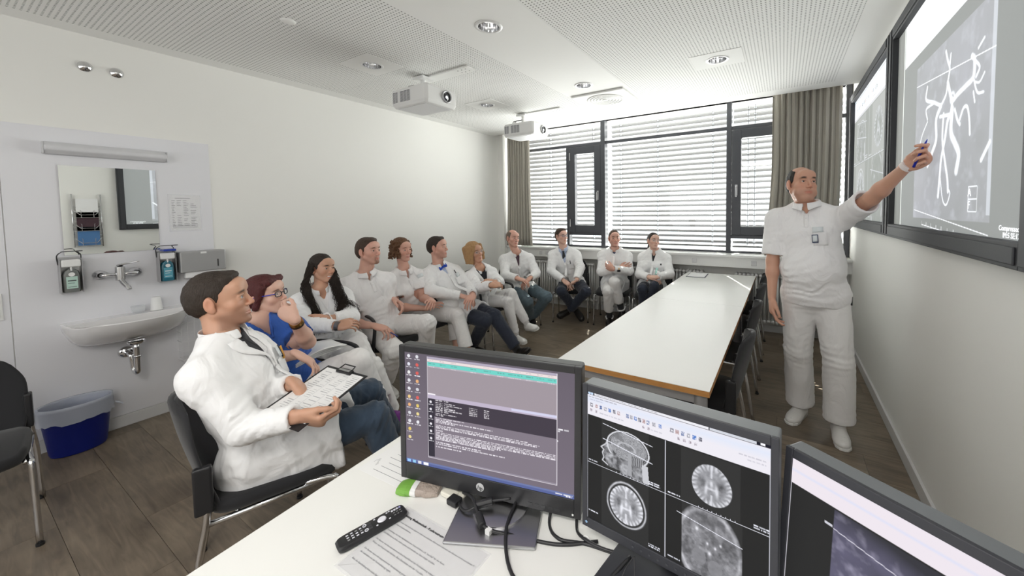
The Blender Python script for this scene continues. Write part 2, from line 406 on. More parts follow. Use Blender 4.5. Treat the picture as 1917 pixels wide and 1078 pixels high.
# curtains
def curtain(x0, x1, xb0, xb1, label, seed, folds):
    r = random.Random(seed); n = folds * 10; rows = []
    ph = [0]
    for i in range(n): ph.append(ph[-1] + r.uniform(.6, 1.5))
    ph = [p / ph[-1] for p in ph]
    amp = [r.uniform(.018, .045) for _ in range(folds + 1)]
    for j in range(15):
        v = j / 14; z = 2.99 - v * (2.99 - .985)
        row = []
        for i in range(n + 1):
            u = ph[i]; xt = x0 + (x1 - x0) * u; xbm = xb0 + (xb1 - xb0) * u
            w = max(0, (v - .45) / .55) ** 1.5
            x = xt * (1 - w) + xbm * w
            a = amp[int(i / 10) % len(amp)]
            yy = math.sin(2 * PI * i / 10) * a * (0.75 + .35 * v) + .008 * math.sin(i * .33 + v * 3)
            x += .010 * math.sin(4 * PI * i / 10 + 1)
            row.append((x, 5.13 - .02 + yy, z))
        rows.append(row)
    c = obj('curtain', MB().grid(rows), curt_m, smooth=True, solid=.003)
    return tag(c, label, 'curtain')
curtain(-4.06, -3.60, -4.10, -3.58, 'narrow taupe curtain gathered at the left end of the window', 3, 9)
curtain(-.13, .53, -.20, .50, 'wide taupe floor-to-ceiling curtain behind the standing man', 5, 11)
tag(obj('curtain_rail', MB().box(-4.11, .65, 5.09, 5.13, 2.99, 3.0), whitep), 'white curtain rail recessed along the ceiling edge', 'rail')
# ---------------------------------------------------------------- raster helper for screens (colour attribute on a fine grid)
def sseg(U, V, pts, w, asp=1.0):
    d = np.full(U.shape, 9.0, np.float32)
    for (a, b_) in zip(pts[:-1], pts[1:]):
        ax, ay = a[0] * asp, a[1]; bx, by = b_[0] * asp, b_[1]; dx, dy = bx - ax, by - ay; L2 = dx * dx + dy * dy + 1e-12
        t = np.clip(((U * asp - ax) * dx + (V - ay) * dy) / L2, 0, 1)
        d = np.minimum(d, np.hypot(U * asp - ax - t * dx, V - ay - t * dy))
    return np.clip((w - d) / (w * .5 + 1e-9) , 0, 1)
def vnoise2(U, V, f, seed):
    rs = np.random.RandomState(seed); G = rs.rand(64, 64); x = U * f + 11.3; y = V * f + 7.1
    xi = np.floor(x).astype(int); yi = np.floor(y).astype(int); tx = x - xi; ty = y - yi; tx = tx * tx * (3 - 2 * tx); ty = ty * ty * (3 - 2 * ty)
    g = lambda a, b_: G[a % 64, b_ % 64]
    return (g(xi, yi) * (1 - tx) + g(xi + 1, yi) * tx) * (1 - ty) + (g(xi, yi + 1) * (1 - tx) + g(xi + 1, yi + 1) * tx) * ty
def fb(U, V, f, seed): return (vnoise2(U, V, f, seed) + .5 * vnoise2(U, V, f * 2.1, seed + 1) + .25 * vnoise2(U, V, f * 4.3, seed + 2)) / 1.75
def put(img, mask, col):
    for i in range(3): img[..., i] = img[..., i] * (1 - mask) + col[i] * mask
def rect(U, V, a, b_, c, d): return ((U >= a) & (U < b_) & (V >= c) & (V < d)).astype(np.float32)
def textline(U, V, u0, u1, v, h, seed, dens=.62):
    rs = np.random.RandomState(seed); m = np.zeros(U.shape, np.float32); u = u0
    while u < u1:
        w = rs.uniform(.6, 4.2) * h * .9
        m += rect(U, V, u, min(u + w, u1), v, v + h) * rs.uniform(.55, 1); u += w + h * .6
    return np.clip(m, 0, 1)
def axial(img, U, V, cx, cy, rx, ry, asp, seed, bright=.75, ring=True, tint=(.92, .93, 1.0)):
    x = (U - cx) / rx; y = (V - cy) / ry; r = np.hypot(x, y * (1 + .06 * y)); th = np.arctan2(y, x)
    n = fb(U * asp, V, 22, seed); n2 = fb(U * asp, V, 60, seed + 5)
    br = np.clip((.86 - r + .03 * (n - .5)) / .03, 0, 1)
    gyri = .5 + .5 * np.sin(th * 26 + 9 * n + r * 6)
    val = .30 + .22 * n + .25 * (n2 - .4)
    val += .55 * np.clip((r - .58) / .2, 0, 1) * gyri * (r < .85)
    val += .5 * np.exp(-((x / .045) ** 2)) * (np.abs(y) > .35) * (r < .84)
    for s in (-1, 1):
        val += .65 * np.exp(-(((x - s * .20 - .10 * s * (y + .1)) / .07) ** 2 + ((y - .15) / .26) ** 2))
        val -= .25 * np.exp(-(((x - s * .36) / .16) ** 2 + ((y + .1) / .2) ** 2))
    val += .6 * np.exp(-((x / .07) ** 2 + ((y + .1) / .14) ** 2)) + .5 * np.exp(-((x / .2) ** 2 + ((y - .12) / .05) ** 2))
    for i in range(3): img[..., i] = img[..., i] * (1 - br) + br * np.clip(val, 0, 1) * bright * tint[i]
    if ring:
        rg = np.exp(-((r - .97 - .02 * (n - .5)) / .035) ** 2) * (.35 + .5 * n)
        put(img, np.clip(rg, 0, 1), tint)
def sagittal(img, U, V, asp, x0, x1, y0, y1, bright=.8):
    x = (U - x0) / (x1 - x0); y = (V - y0) / (y1 - y0)
    n = fb(U * asp, V, 20, 3); n2 = fb(U * asp, V, 55, 9)
    cr = ((x - .56) / .42) ** 2 + ((y - .40) / .38) ** 2
    n3 = fb(U * asp, V, 34, 77)
    head = (cr < 1)
    neck = (x > .42) & (x < .86 + .1 * y) & (y > .6) & (y < 1)
    face = (x > .06 + .25 * np.abs(y - .62)) & (x < .5) & (y > .42) & (y < .95)
    gy = np.clip(np.sin(n3 * 42) * .5 + .5, 0, 1)
    brain = (((x - .57) / .35) ** 2 + ((y - .37) / .30) ** 2) < 1
    val = np.zeros(U.shape); val[head] = .10
    val = np.where(brain, .24 + .26 * gy * (n > .3) + .1 * n2, val)
    cer = (((x - .74) / .15) ** 2 + ((y - .60) / .10) ** 2) < 1
    val = np.where(cer, .3 + .25 * np.sin(x * 180 + n * 9), val)
    cc = np.abs(np.hypot((x - .54) / .17, (y - .40) / .12) - 1) < .12
    val = np.where(cc & (y < .42), .62, val)
    stem = (np.abs(x - .60 - .04 * (y - .5)) < .035) & (y > .48) & (y < .98); val = np.where(stem, .48, val)
    val = np.where(face & ~brain, .12 + .55 * np.clip(n3 * 1.8 - .55, 0, 1), val)
    val = np.where(neck & ~stem & ~cer & (y > .66), .15 + .5 * np.clip(n3 * 1.9 - .6, 0, 1), val)
    val = np.where((x > .80 + .06 * y) & (x < .90 + .08 * y) & (y > .62) & (y < 1), .75, val)
    rim = np.abs(np.sqrt(cr) - .97) < .035
    val = np.where(rim & (y < .62), .85, val)
    rim2 = np.abs(np.sqrt(cr) - .88) < .012; val = np.where(rim2 & (y < .55), .5, val)
    prof = sseg(U, V, [(x0 + a * (x1 - x0), y0 + b_ * (y1 - y0)) for a, b_ in ((.15, .36), (.13, .44), (.02, .56), (.08, .60), (.05, .68), (.08, .78), (.05, .86), (.16, .92))], .006, asp)
    val = np.maximum(val, prof * .8)
    m = (np.clip(val, 0, 1) > 0.005)
    for i, t in enumerate((.93, .94, 1.0)): img[..., i] = np.where(m, val * bright * t, img[..., i])

def img_quad(W, H, asp, bg=.018, proj=False):
    V, U = np.meshgrid((np.arange(H) + .5) / H, (np.arange(W) + .5) / W, indexing='ij')
    img = np.full((H, W, 3), bg, np.float32)
    # four panels, slightly lighter image areas
    for (a, b_, c, d) in ((.10, .40, .19, .545), (.58, .87, .19, .545), (.10, .40, .56, 1), (.585, .88, .56, 1)): put(img, rect(U, V, a, b_, c, d) * (.7 if not proj else .25), (bg * 1.9,) * 3)
    sagittal(img, U, V, asp, .09, .41, .215, .545)
    axial(img, U, V, .735, .385, .115, .155, asp, 11, .72, ring=False)
    axial(img, U, V, .262, .775, .125, .165, asp, 23, .85, ring=True)
    # lower right: skull base
    x = (U - .72) / .16; y = (V - .80) / .27; r = np.hypot(x, y); n = fb(U * asp, V, 16, 41); n2 = fb(U * asp, V, 50, 43)
    val = .10 + .30 * n * n2 * 2; val += .35 * np.exp(-((r - .93) / .05) ** 2) * n * 1.6
    for (a, b_, s) in ((-.35, -.38, .05), (-.02, -.12, .03), (.22, -.08, .035), (.38, -.2, .03), (.05, .1, .05)): val += .8 * np.exp(-(((x - a) ** 2 + (y - b_) ** 2) / s ** 2))
    for (a, b_) in ((-.28, .28), (.22, .42)): val = np.where(((x - a) / .22) ** 2 + ((y - b_) / .2) ** 2 < 1, .26 + .1 * n2, val)
    m = np.clip((1.05 - r) / .05, 0, 1) * rect(U, V, .585, .88, .56, 1)
    for i, t in enumerate((.93, .93, 1.0)): img[..., i] = img[..., i] * (1 - m) + m * np.clip(val, 0, 1) * t * .8
    wl = (.85, .86, .95)
    for (p, w) in ((((.495, .185), (.495, 1)), .0022), (((0, .553), (1, .553)), .0022), (((.11, .33), (.42, .385)), .0034), (((.11, .215), (.42, .262)), .0028), (((.56, .64), (.88, .70)), .0026), (((0, .18), (0, 1)), .003), (((.999, .18), (.999, 1)), .004)):
        put(img, sseg(U, V, p, w, asp), wl)
    for (u, v, s) in ((.40, .515, 1), (.93, .515, 2), (.40, .96, 3), (.93, .965, 4), (.01, .53, 5), (.51, .53, 6), (.01, .93, 7), (.51, .97, 8)):
        for k in range(2 if u in (.40, .93) else 1): put(img, textline(U, V, u, u + .065, v + .014 * k, .008, s * 7 + k), wl)
    for k in range(18):
        put(img, rect(U, V, .20 + k * .011, .2015 + k * .011, .543, .553), wl); put(img, rect(U, V, .66 + k * .011, .6615 + k * .011, .543, .553), wl)
    # toolbar
    put(img, rect(U, V, 0, 1, 0, .022), (.01, .01, .02)); put(img, rect(U, V, .05, .72, .003, .019), (.8, .8, .85)); put(img, rect(U, V, .725, .94, .003, .019), (.62, .64, .7)); put(img, rect(U, V, .955, .975, .004, .018), (.9, .9, .95))
    for q in (.014, .032): put(img, ((np.hypot((U - q) * asp, V - .011)) < .011).astype(np.float32), (.55, .68, .85))
    put(img, textline(U, V, .06, .45, .008, .007, 77) * .8, (.25, .25, .3))
    g = np.clip(1 - np.abs(V - .055) / .05, 0, 1) * rect(U, V, 0, 1, .026, .18)
    put(img, rect(U, V, 0, 1, .024, .18), (.80, .78, .84)); put(img, g * .6, (.66, .74, .90))
    put(img, textline(U, V, .01, .2, .034, .008, 79) * .8, (.3, .3, .35)); put(img, textline(U, V, .02, .11, .055, .008, 80) * .6, (.4, .4, .5))
    rs = np.random.RandomState(5)
    for k, u in enumerate((.02, .055, .085, .115, .145, .175, .205, .26, .285, .31, .335, .36, .385, .42, .455, .52, .55, .58, .61, .64, .67)):
        cc = [(.12, .12, .16), (.45, .3, .3), (.10, .16, .35), (.35, .35, .4), (.08, .2, .55)][k % 5]
        v0 = .085; put(img, rect(U, V, u, u + .018, v0, v0 + .028) * (rs.rand(*U.shape) > .25), cc)
        if k % 3 == 0: put(img, rect(U, V, u + .006, u + .013, v0 + .008, v0 + .02), (.85, .85, .9))
    for u in (.02, .055, .36, .39, .56, .59, .62, .65): put(img, rect(U, V, u, u + .014, .132, .152) * (rs.rand(*U.shape) > .35), (.3, .25, .3))
    for (u, v, w) in ((.085, .14, .16), (.41, .14, .07), (.86, .105, .12), (.9, .13, .08)): put(img, textline(U, V, u, u + w, v, .008, int(u * 99)) * .6, (.35, .35, .42))
    return img

VESS = [[(0.545, 0.337), (0.56, 0.372), (0.577, 0.406), (0.566, 0.446), (0.556, 0.483), (0.521, 0.51), 8], [(0.582, 0.361), (0.576, 0.402), 6], [(0.521, 0.51), (0.485, 0.548), (0.491, 0.618), (0.463, 0.657), (0.423, 0.702), 14], [(0.521, 0.51), (0.459, 0.48), (0.39, 0.45), (0.398, 0.407), 9], [(0.459, 0.484), (0.394, 0.488), (0.408, 0.529), 6], [(0.566, 0.446), (0.593, 0.503), (0.61, 0.516), (0.634, 0.508), (0.686, 0.498), (0.726, 0.487), (0.729, 0.44), (0.715, 0.424), 12], [(0.602, 0.513), (0.596, 0.551), (0.573, 0.577), (0.559, 0.631), (0.536, 0.694), (0.53, 0.744), (0.521, 0.82), 12], [(0.604, 0.545), (0.601, 0.616), (0.629, 0.656), (0.656, 0.695), (0.644, 0.747), 18], [(0.543, 0.545), (0.54, 0.628), (0.565, 0.706), (0.587, 0.766), (0.594, 0.807), 10], [(0.656, 0.589), (0.676, 0.561), (0.698, 0.564), (0.712, 0.603), (0.718, 0.647), 7], [(0.657, 0.605), (0.64, 0.586), (0.621, 0.55), 8], [(0.726, 0.487), (0.749, 0.537), (0.781, 0.547), 5], [(0.729, 0.53), (0.738, 0.561), 5], [(0.782, 0.731), (0.82, 0.688), 9], [(0.515, 0.546), (0.588, 0.557), 8], [(0.409, 0.538), (0.365, 0.575), (0.343, 0.61), 4], [(0.776, 0.4), (0.747, 0.416), 5], [(0.729, 0.44), (0.757, 0.471), (0.74, 0.492), 6], [(0.734, 0.504), (0.76, 0.513), (0.783, 0.495), 4], [(0.53, 0.744), (0.556, 0.83), (0.585, 0.851), (0.608, 0.815), (0.593, 0.799), 4], [(0.345, 0.629), (0.408, 0.658), (0.398, 0.685), 3]]
def vess_layer(U, V, asp):
    v = np.zeros(U.shape, np.float32)
    for q in VESS:
        pts = [tuple(p) for p in bez([(a, b_, 0) for a, b_ in q[:-1]], 5)] if len(q) > 3 else [(a, b_) for a, b_ in q[:-1]]
        v = np.maximum(v, sseg(U, V, [(p[0], p[1]) for p in pts], q[-1] * .00085 + .001, asp))
    v = np.maximum(v, np.clip(1 - np.abs(np.hypot((U - .602) * asp, V - .508) - .016) / .008, 0, 1))
    return v
def img_vess_proj(W, H, asp):
    V, U = np.meshgrid((np.arange(H) + .5) / H, (np.arange(W) + .5) / W, indexing='ij')
    g = .40; img = np.zeros((H, W, 3), np.float32); img[:] = (.235, .25, .245)
    put(img, rect(U, V, .145, 1, 0, .245), (.95, .98, .98)); put(img, rect(U, V, 0, .13, 0, 1), (.20, .21, .195)); put(img, rect(U, V, .13, .139, 0, 1), (.85, .9, .85))
    n = fb(U * asp, V, 7, 61); n2 = fb(U * asp, V, 26, 66)
    m = rect(U, V, .292, .832, .30, .90); put(img, m * (.25 + .55 * n), (.44, .45, .50)); put(img, m * np.clip(n2 - .55, 0, 1) * 1.0, (.62, .64, .70)); put(img, rect(U, V, .815, .832, .27, .88) * .6, (.7, .74, .8))
    put(img, vess_layer(U, V, asp), (.93, .96, 1.0))
    for (p, w) in ((((.292, .372), (.832, .447)), .0022), (((.30, .868), (.827, .934)), .0020), (((.385, .925), (.64, .945)), .0022)): put(img, sseg(U, V, p, w, asp), (.95, .97, 1))
    for k in range(7): put(img, sseg(U, V, ((.385 + k * .0425, .912 + k * .0033), (.385 + k * .0425, .925 + k * .0033)), .0018, asp), (.95, .97, 1))
    put(img, sseg(U, V, ((.722, .80), (.768, .80), (.768, .872), (.722, .872), (.722, .80)), .0018, asp), (.93, .96, 1)); put(img, sseg(U, V, ((.722, .836), (.768, .836)), .0018, asp), (.93, .96, 1))
    return img
def img_vess_mon(W, H, asp):
    V, U = np.meshgrid((np.arange(H) + .5) / H, (np.arange(W) + .5) / W, indexing='ij')
    img = np.full((H, W, 3), .022, np.float32); put(img, rect(U, V, 0, 1, 0, .145), (.80, .74, .80)); put(img, np.clip(1 - np.abs(V - .068) / .012, 0, 1) * .6, (.62, .68, .88))
    n = fb(U * asp, V, 8, 61); n2 = fb(U * asp, V, 22, 67)
    m = rect(U, V, .19, .93, .155, 1); put(img, m * .6, (.045, .045, .06)); m2 = m * np.clip((V - .18 - .25 * (U - .19)) / .12 + .5, 0, 1); put(img, m2 * (.25 + .6 * n), (.16, .15, .24)); put(img, m2 * np.clip(n2 - .5, 0, 1) * 1.4, (.4, .38, .5))
    A = vess_layer(.25 + (U - .19) * .75, .28 + (V - .2) * .85, asp); put(img, A, (.75, .75, .85))
    put(img, sseg(U, V, ((.19, .26), (.93, .36)), .0028, asp), (.7, .68, .78)); put(img, sseg(U, V, ((.0, .14), (.0, 1)), .005, asp), (.8, .78, .85)); put(img, textline(U, V, .155, .19, .245, .013, 3), (.7, .7, .78))
    return img
def img_desktop(W, H, asp):
    V, U = np.meshgrid((np.arange(H) + .5) / H, (np.arange(W) + .5) / W, indexing='ij')
    img = np.zeros((H, W, 3), np.float32)
    bgc = (.135, .115, .145); img[:] = bgc; put(img, .35 * V, (.26, .22, .27))
    # window
    x0, x1, y0, y1 = .15, .908, .02, .915
    lt = (.62, .56, .62); wh = (.86, .82, .87)
    put(img, rect(U, V, x0, x1, y0, y1), (.30, .265, .31)); put(img, rect(U, V, x0, x1, y0, .37), (.335, .29, .325))
    put(img, rect(U, V, x0, x1, y0, y0 + .018), (.42, .38, .48)); put(img, rect(U, V, x0, x1, y0 + .02, .062), (.80, .70, .70)); put(img, rect(U, V, x0, x1, .066, .098), (.16, .62, .55)); put(img, rect(U, V, x0, x1, .10, .112), (.45, .40, .45))
    put(img, rect(U, V, x0, .2, .34, .36), wh)
    for k, u in enumerate((.16, .23, .30, .42, .50, .58, .64, .68, .74, .80, .86)): put(img, textline(U, V, u, u + .04, .074, .008, k) * .6, (.1, .2, .2)); put(img, textline(U, V, u, u + .03, .045, .006, k + 30) * .5, (.3, .25, .3)); put(img, textline(U, V, u, u + .035, .103, .006, k + 50) * .6, wh)
    put(img, rect(U, V, x0, x1, .352, .385), (.50, .44, .56)); put(img, rect(U, V, .66, x1, .355, .375), (.62, .62, .80))
    put(img, rect(U, V, x0, x1, .385, .54), (.055, .045, .062)); put(img, rect(U, V, x0, .192, .385, .90), (.035, .03, .045)); put(img, rect(U, V, .192, x1, .54, .91), (.215, .185, .225)); put(img, rect(U, V, x0, x1, .9, .91), (.3, .27, .33))
    k = 0
    for v in (.39, .41, .425, .44, .455, .47, .485): 
        put(img, textline(U, V, .20, .245, v, .008, k) * .8, wh); put(img, textline(U, V, .255, .255 + .03 + .04 * ((k * 7) % 3), v, .008, k + 9) * .9, wh); k += 1
        if v > .40 and v < .48: put(img, textline(U, V, .41, .46, v, .007, k + 19) * .7, wh); put(img, textline(U, V, .50, .50 + .03 * (1 + (k * 5) % 5), v, .008, k + 29) * .9, wh)
    rows = [(.505, .13), (.52, .05), (.545, .18), (.56, .10), (.572, .35), (.584, .12), (.61, .55), (.622, .62), (.634, .60), (.655, .05), (.672, .70), (.684, .70), (.696, .70), (.708, .70), (.72, .40), (.732, .36), (.76, .28), (.775, .42), (.80, .16)]
    for v, w in rows: put(img, textline(U, V, .20, .20 + w, v, .0085, int(v * 1000)) * .95, (.88, .84, .9))
    put(img, sseg(U, V, ((x0, y0), (x0, y1), (x1, y1), (x1, y0)), .0025, asp), (.8, .76, .82))
    # desktop icons
    cols = [(.85, .85, .9), (.80, .80, .9), (.85, .85, .85), (.75, .75, .8), (.8, .8, .85), (.85, .6, .25), (.85, .45, .2), (.7, .7, .75), (.8, .8, .85), (.8, .6, .15), (.85, .7, .3)]
    for c in range(2):
        for r in range(11 if c == 0 else 9):
            u = .018 + c * .055; v = .018 + r * .073
            cc = cols[(r + c * 3) % 11] if c == 0 or r not in (1, 2, 5) else (.75, .12, .10)
            put(img, (np.hypot((U - u - .01) * asp, V - v - .016) < .015).astype(np.float32) * (.6 + .4 * ((np.sin(U * 900) * np.sin(V * 700)) > -.3)), cc)
            put(img, textline(U, V, u - .008, u + .03, v + .038, .007, r + 40 * c), (.85, .82, .88))
    for k in range(6): put(img, (np.hypot((U - .163 - .006) * asp, V - .415 - k * .065) < .011).astype(np.float32), (.8, .78, .84)); put(img, textline(U, V, .155, .185, .435 + k * .065, .006, k), (.7, .68, .74))
    put(img, rect(U, V, 0, 1, .962, 1), (.10, .13, .32)); put(img, np.clip(1 - np.abs(V - .97) / .01, 0, 1) * .5, (.25, .30, .5))
    for k, c in enumerate(((.3, .55, .9), (.3, .6, .85), (.7, .7, .75), (.9, .9, .92))): put(img, rect(U, V, .008 + k * .036, .03 + k * .036 + (.01 if k == 3 else 0), .968, .994), c)
    put(img, textline(U, V, .90, .99, .974, .010, 4), (.85, .85, .9)); put(img, textline(U, V, .955, .985, .986, .008, 5), (.85, .85, .9))
    put(img, textline(U, V, .915, .97, .455, .011, 14), (.85, .83, .88)); put(img, textline(U, V, .912, .925, .47, .011, 15), (.85, .83, .88)); put(img, textline(U, V, .908, .915, .55, .012, 16), (.85, .83, .88))
    return img

def screen_mesh(name, img, TL, TR, BL, m, parent, M=None):
    H, W, _ = img.shape
    TL, TR, BL = (np.array(q, float) for q in (TL, TR, BL))
    uu = np.linspace(0, 1, W)[None, :, None]; vv = np.linspace(0, 1, H)[:, None, None]
    P = (TL + uu * (TR - TL) + vv * (BL - TL)).reshape(-1, 3)
    idx = np.arange(W * H).reshape(H, W)
    F = np.stack([idx[:-1, :-1], idx[1:, :-1], idx[1:, 1:], idx[:-1, 1:]], -1).reshape(-1, 4)
    me = bpy.data.meshes.new(name); me.vertices.add(len(P)); me.vertices.foreach_set('co', P.astype(np.float32).ravel())
    me.loops.add(F.size); me.loops.foreach_set('vertex_index', F.ravel().astype(np.int32)); me.polygons.add(len(F)); me.polygons.foreach_set('loop_start', np.arange(0, F.size, 4, dtype=np.int32))
    me.update()
    ca = me.color_attributes.new('Col', 'FLOAT_COLOR', 'POINT')
    ca.data.foreach_set('color', np.concatenate([img.reshape(-1, 3), np.ones((W * H, 1))], 1).astype(np.float32).ravel())
    me.materials.append(m); o = bpy.data.objects.new(name, me); COL.objects.link(o); o.parent = parent
    return o
lcd = attr_mat('lcd_screen', .45, 1.0, .004, .06)
projm = attr_mat('projection_cloth', .8, .98, .18, .1)

# ---------------------------------------------------------------- wall screens
frame_m = mat('charcoal_screen_frame', (0.040, 0.042, 0.047), 0.6)
def wall_screen(y0, y1, img, label):
    t = thing('projection_screen', label, 'screen', (XRt, (y0 + y1) / 2, 0), 0)
    c = (y0 + y1) / 2; a, b_ = y0 - c, y1 - c; z0, z1 = 1.35, 2.743; w = .075
    for nm, q in (('frame_side', (a, a + w, z0, z1)), ('frame_side', (b_ - w, b_, z0, z1)), ('frame_rail', (a + w, b_ - w, z0, z0 + .085)), ('frame_rail', (a + w, b_ - w, z1 - .085, z1))):
        fo = obj(nm, MB().box(-.045, 0, q[0], q[1], q[2], q[3]).box(-.052, -.045, q[0] + .014, q[1] - .014, q[2] + .014, q[3] - .014), frame_m, t, bevel=.004)
    asp = (b_ - a) / (z1 - z0)
    TL, TR, BL = (-.012, b_ - w, z1 - .085), (-.012, a + w, z1 - .085), (-.012, b_ - w, z0 + .085)
    s = screen_mesh('screen_surface', img, TL, TR, BL, projm, t)
    obj('backing', MB().box(-.010, -.001, a + .01, b_ - .01, z0 + .01, z1 - .01), dgrey, t)
    return t, c
full = img_vess_proj(340, 470, 1.2)
H_, W_ = full.shape[:2]
cropf = lambda im, u0, u1, v0, v1: im[int(v0 * im.shape[0]):int(v1 * im.shape[0]), int(u0 * im.shape[1]):int(u1 * im.shape[1])]
ts2, c2_ = wall_screen(1.60, 3.405, np.concatenate([cropf(full, .0445, .9555, .061, .939), cropf(full, .90, .95, .061, .939)], 1), 'large framed wall screen with projected white blood vessel picture, nearest the camera')
glow = mat('projected_lettering', (.8, .8, .8), .8, emit=(.93, .96, 1), estr=.95); glow.cycles.emission_sampling = 'NONE'
def wall_text(t, s, size, yw, z, c):
    M = Matrix(((0, 0, -1, -.0145), (-1, 0, 0, yw - c), (0, 1, 0, z), (0, 0, 0, 1)))
    return text('lettering', s, size, glow, t, M, thick=.0003)
uz = lambda u, v: (3.39 - u * 1.69, 2.743 - v * 1.393)
for s, size, u, v in (('A', .045, .731, .829), ('F', .045, .732, .865), ('Compressed 7:1', .026, .888, .918), ('IM:5 SE:12', .026, .905, .935)):
    y_, z_ = uz(u, v); wall_text(ts2, s, size, y_, z_, c2_)
iq = img_quad(290, 260, 1.2, .30, True)
iq = np.clip(iq * .62 + np.array([.12, .135, .125]), 0, 1).astype(np.float32)
msk = iq[..., 0] < .32
iq[msk] = iq[msk] * .30 + np.array([.165, .18, .165])
iq[:42] = np.clip(iq[:42] * 1.5, 0, 1)
ts1, _ = wall_screen(3.41, 5.17, iq, 'framed wall screen farther away showing four projected brain scans')

# ---------------------------------------------------------------- desk and conference tables
desk = thing('desk', 'large white desk in the foreground carrying three monitors', 'desk', (0, 0, 0), 0)
dk = [(-1.137, 0.02), (-1.205, .98), (.60, 1.10), (.62, .02)]
obj('worktop', MB().prism(dk, .715, .74), tabletop_m, desk, bevel=.003)
for x, y in ((-1.08, .10), (-1.12, .88), (.5, .95), (.5, .10)): obj('leg', MB().box(x - .025, x + .025, y - .025, y + .025, 0, .715), silver, desk, bevel=.004)

def conf_table(y0, y1, label):
    t = thing('conference_table', label, 'table', (-.665, (y0 + y1) / 2, 0), 0, 'white conference tables')
    h = (y1 - y0) / 2 - .001; w = .393
    obj('tabletop', MB().box(-w, w, -h, h, .7385, .741), tabletop_m, t)
    obj('edge_band', MB().box(-w, w, -h, h, .712, .7385), beech, t)
    for sx in (-1, 1):
        for sy in (-1, 1): obj('leg', MB().lathe([(.03, 0), (.03, .66), (.03, .712)], 20, (sx * (w - .045), sy * (h - .045), 0), cap=True), silver, t, smooth=False, auto=30)
        obj('apron', MB().box(sx * (w - .05) - .012, sx * (w - .05) + .012, -h + .06, h - .06, .655, .712), silver, t)
    for sy in (-1, 1): obj('apron', MB().box(-w + .06, w - .06, sy * (h - .05) - .012, sy * (h - .05) + .012, .655, .712), silver, t)
    return t
conf_table(1.735, 3.405, 'nearer long white conference table with beech edge behind the monitors')
conf_table(3.407, 5.03, 'farther white conference table by the window with clipboard on it')

# ---------------------------------------------------------------- chairs
def make_chair(label, arms=False, group='black visitor chairs'):
    t = thing('visitor_chair', label, 'chair', (0, 0, 0), 0, group)
    # seat cushion
    n = 14; rings = []
    for (z, s) in ((.405, .90), (.412, .97), (.43, 1.0), (.452, .985), (.462, .93)):
        q = []
        for k in range(28):
            a = 2 * PI * k / 28; c, s_ = math.cos(a), math.sin(a)
            x = .235 * s * math.copysign(abs(c) ** .38, c); y = .225 * s * math.copysign(abs(s_) ** .38, s_) + .01
            q.append((x, y, z + (-.012 if y > .18 else 0)))
        rings.append(q)
    obj('seat', MB().ring(rings), blackf, t, smooth=True)
    # curved backrest shell
    rows_f = []; rows_b = []
    for j in range(11):
        v = j / 10; z = .40 + v * .45
        wv = .205 + .022 * math.sin(v * PI) - .05 * max(0, v - .72) ** 1.1 / .28 ** 1.1 * (1)
        f, bk = [], []
        for i in range(11):
            u = -1 + 2 * i / 10; x = wv * u
            yy = -.200 - .118 * v ** 1.15 + .070 * u * u * (.6 + .4 * v) - .012 * math.sin(v * PI)
            zt = z - (.03 * u ** 4 * v)
            th = .022 * (1 - .25 * abs(u) ** 3) * (1 - .45 * v)
            f.append((x, yy + th * .5, zt)); bk.append((x, yy - th * .8, zt))
        rows_f.append(f); rows_b.append(bk)
    mb = MB(); rings = []
    for f, bk in zip(rows_f, rows_b): rings.append(f + bk[::-1])
    mb.ring(rings)
    obj('backrest', mb, blackf, t, smooth=True, sub=1)
    for s in (-1, 1):
        obj('leg', MB().tube(bez([(s * .240, -.275, 0), (s * .236, -.232, .28), (s * .225, -.205, .44), (s * .215, -.215, .60)], 5), .0115, 10), chrome, t, smooth=True)
        obj('leg', MB().tube(bez([(s * .245, .235, 0), (s * .24, .215, .36), (s * .235, .19, .405), (s * .22, .10, .412)], 5), .0115, 10), chrome, t, smooth=True)
        obj('side_rail', MB().tube([(s * .222, .19, .40), (s * .225, -.21, .395)], .011, 10), chrome, t, smooth=True)
        obj('back_bracket', MB().box(s * .222 - .014, s * .222 + .014, -.240, -.185, .44, .62), blackp, t, bevel=.008, seg=3)
        for y in (-.275, .235): obj('glide', MB().cyl((s * (.235 if y < 0 else .245), y, 0), (s * (.235 if y < 0 else .245), y, .012), .014, 12), blackp, t)
        if arms:
            obj('armrest', MB().tube(bez([(s * .245, -.235, .60), (s * .255, -.19, .665), (s * .258, -.05, .675), (s * .257, .12, .672), (s * .25, .185, .62), (s * .235, .17, .42)], 7), .0135, 10, flat=1.0), blackp, t, smooth=True)
    obj('crossbar', MB().tube([(-.22, .10, .405), (.22, .10, .405)], .009, 8).tube([(-.22, -.12, .40), (.22, -.12, .40)], .009, 8), chrome, t, smooth=True)
    return t
ch0 = make_chair('black chair of the foreground man in jeans and white coat', False)
ch0.location = (-1.98, .765, 0); ch0.rotation_euler = (0, 0, -R(21))
def place_chair(src, x, y, yaw, label, group='black visitor chairs'): return dup(src, (x, y, 0), -R(yaw), label, group)
place_chair(ch0, -3.29, .005, 97, 'empty black fabric chair with chrome legs at the left edge beside the blue bin')
g2 = 'empty chairs along the conference table'
for y, w in ((2.40, 'nearest the monitors'), (3.24, 'second from the monitors'), (4.01, 'third from the monitors'), (4.68, 'nearest the window')):
    place_chair(ch0, -.445, y, 270, 'empty black chair right of the white tables, ' + w, g2)
ch1 = None
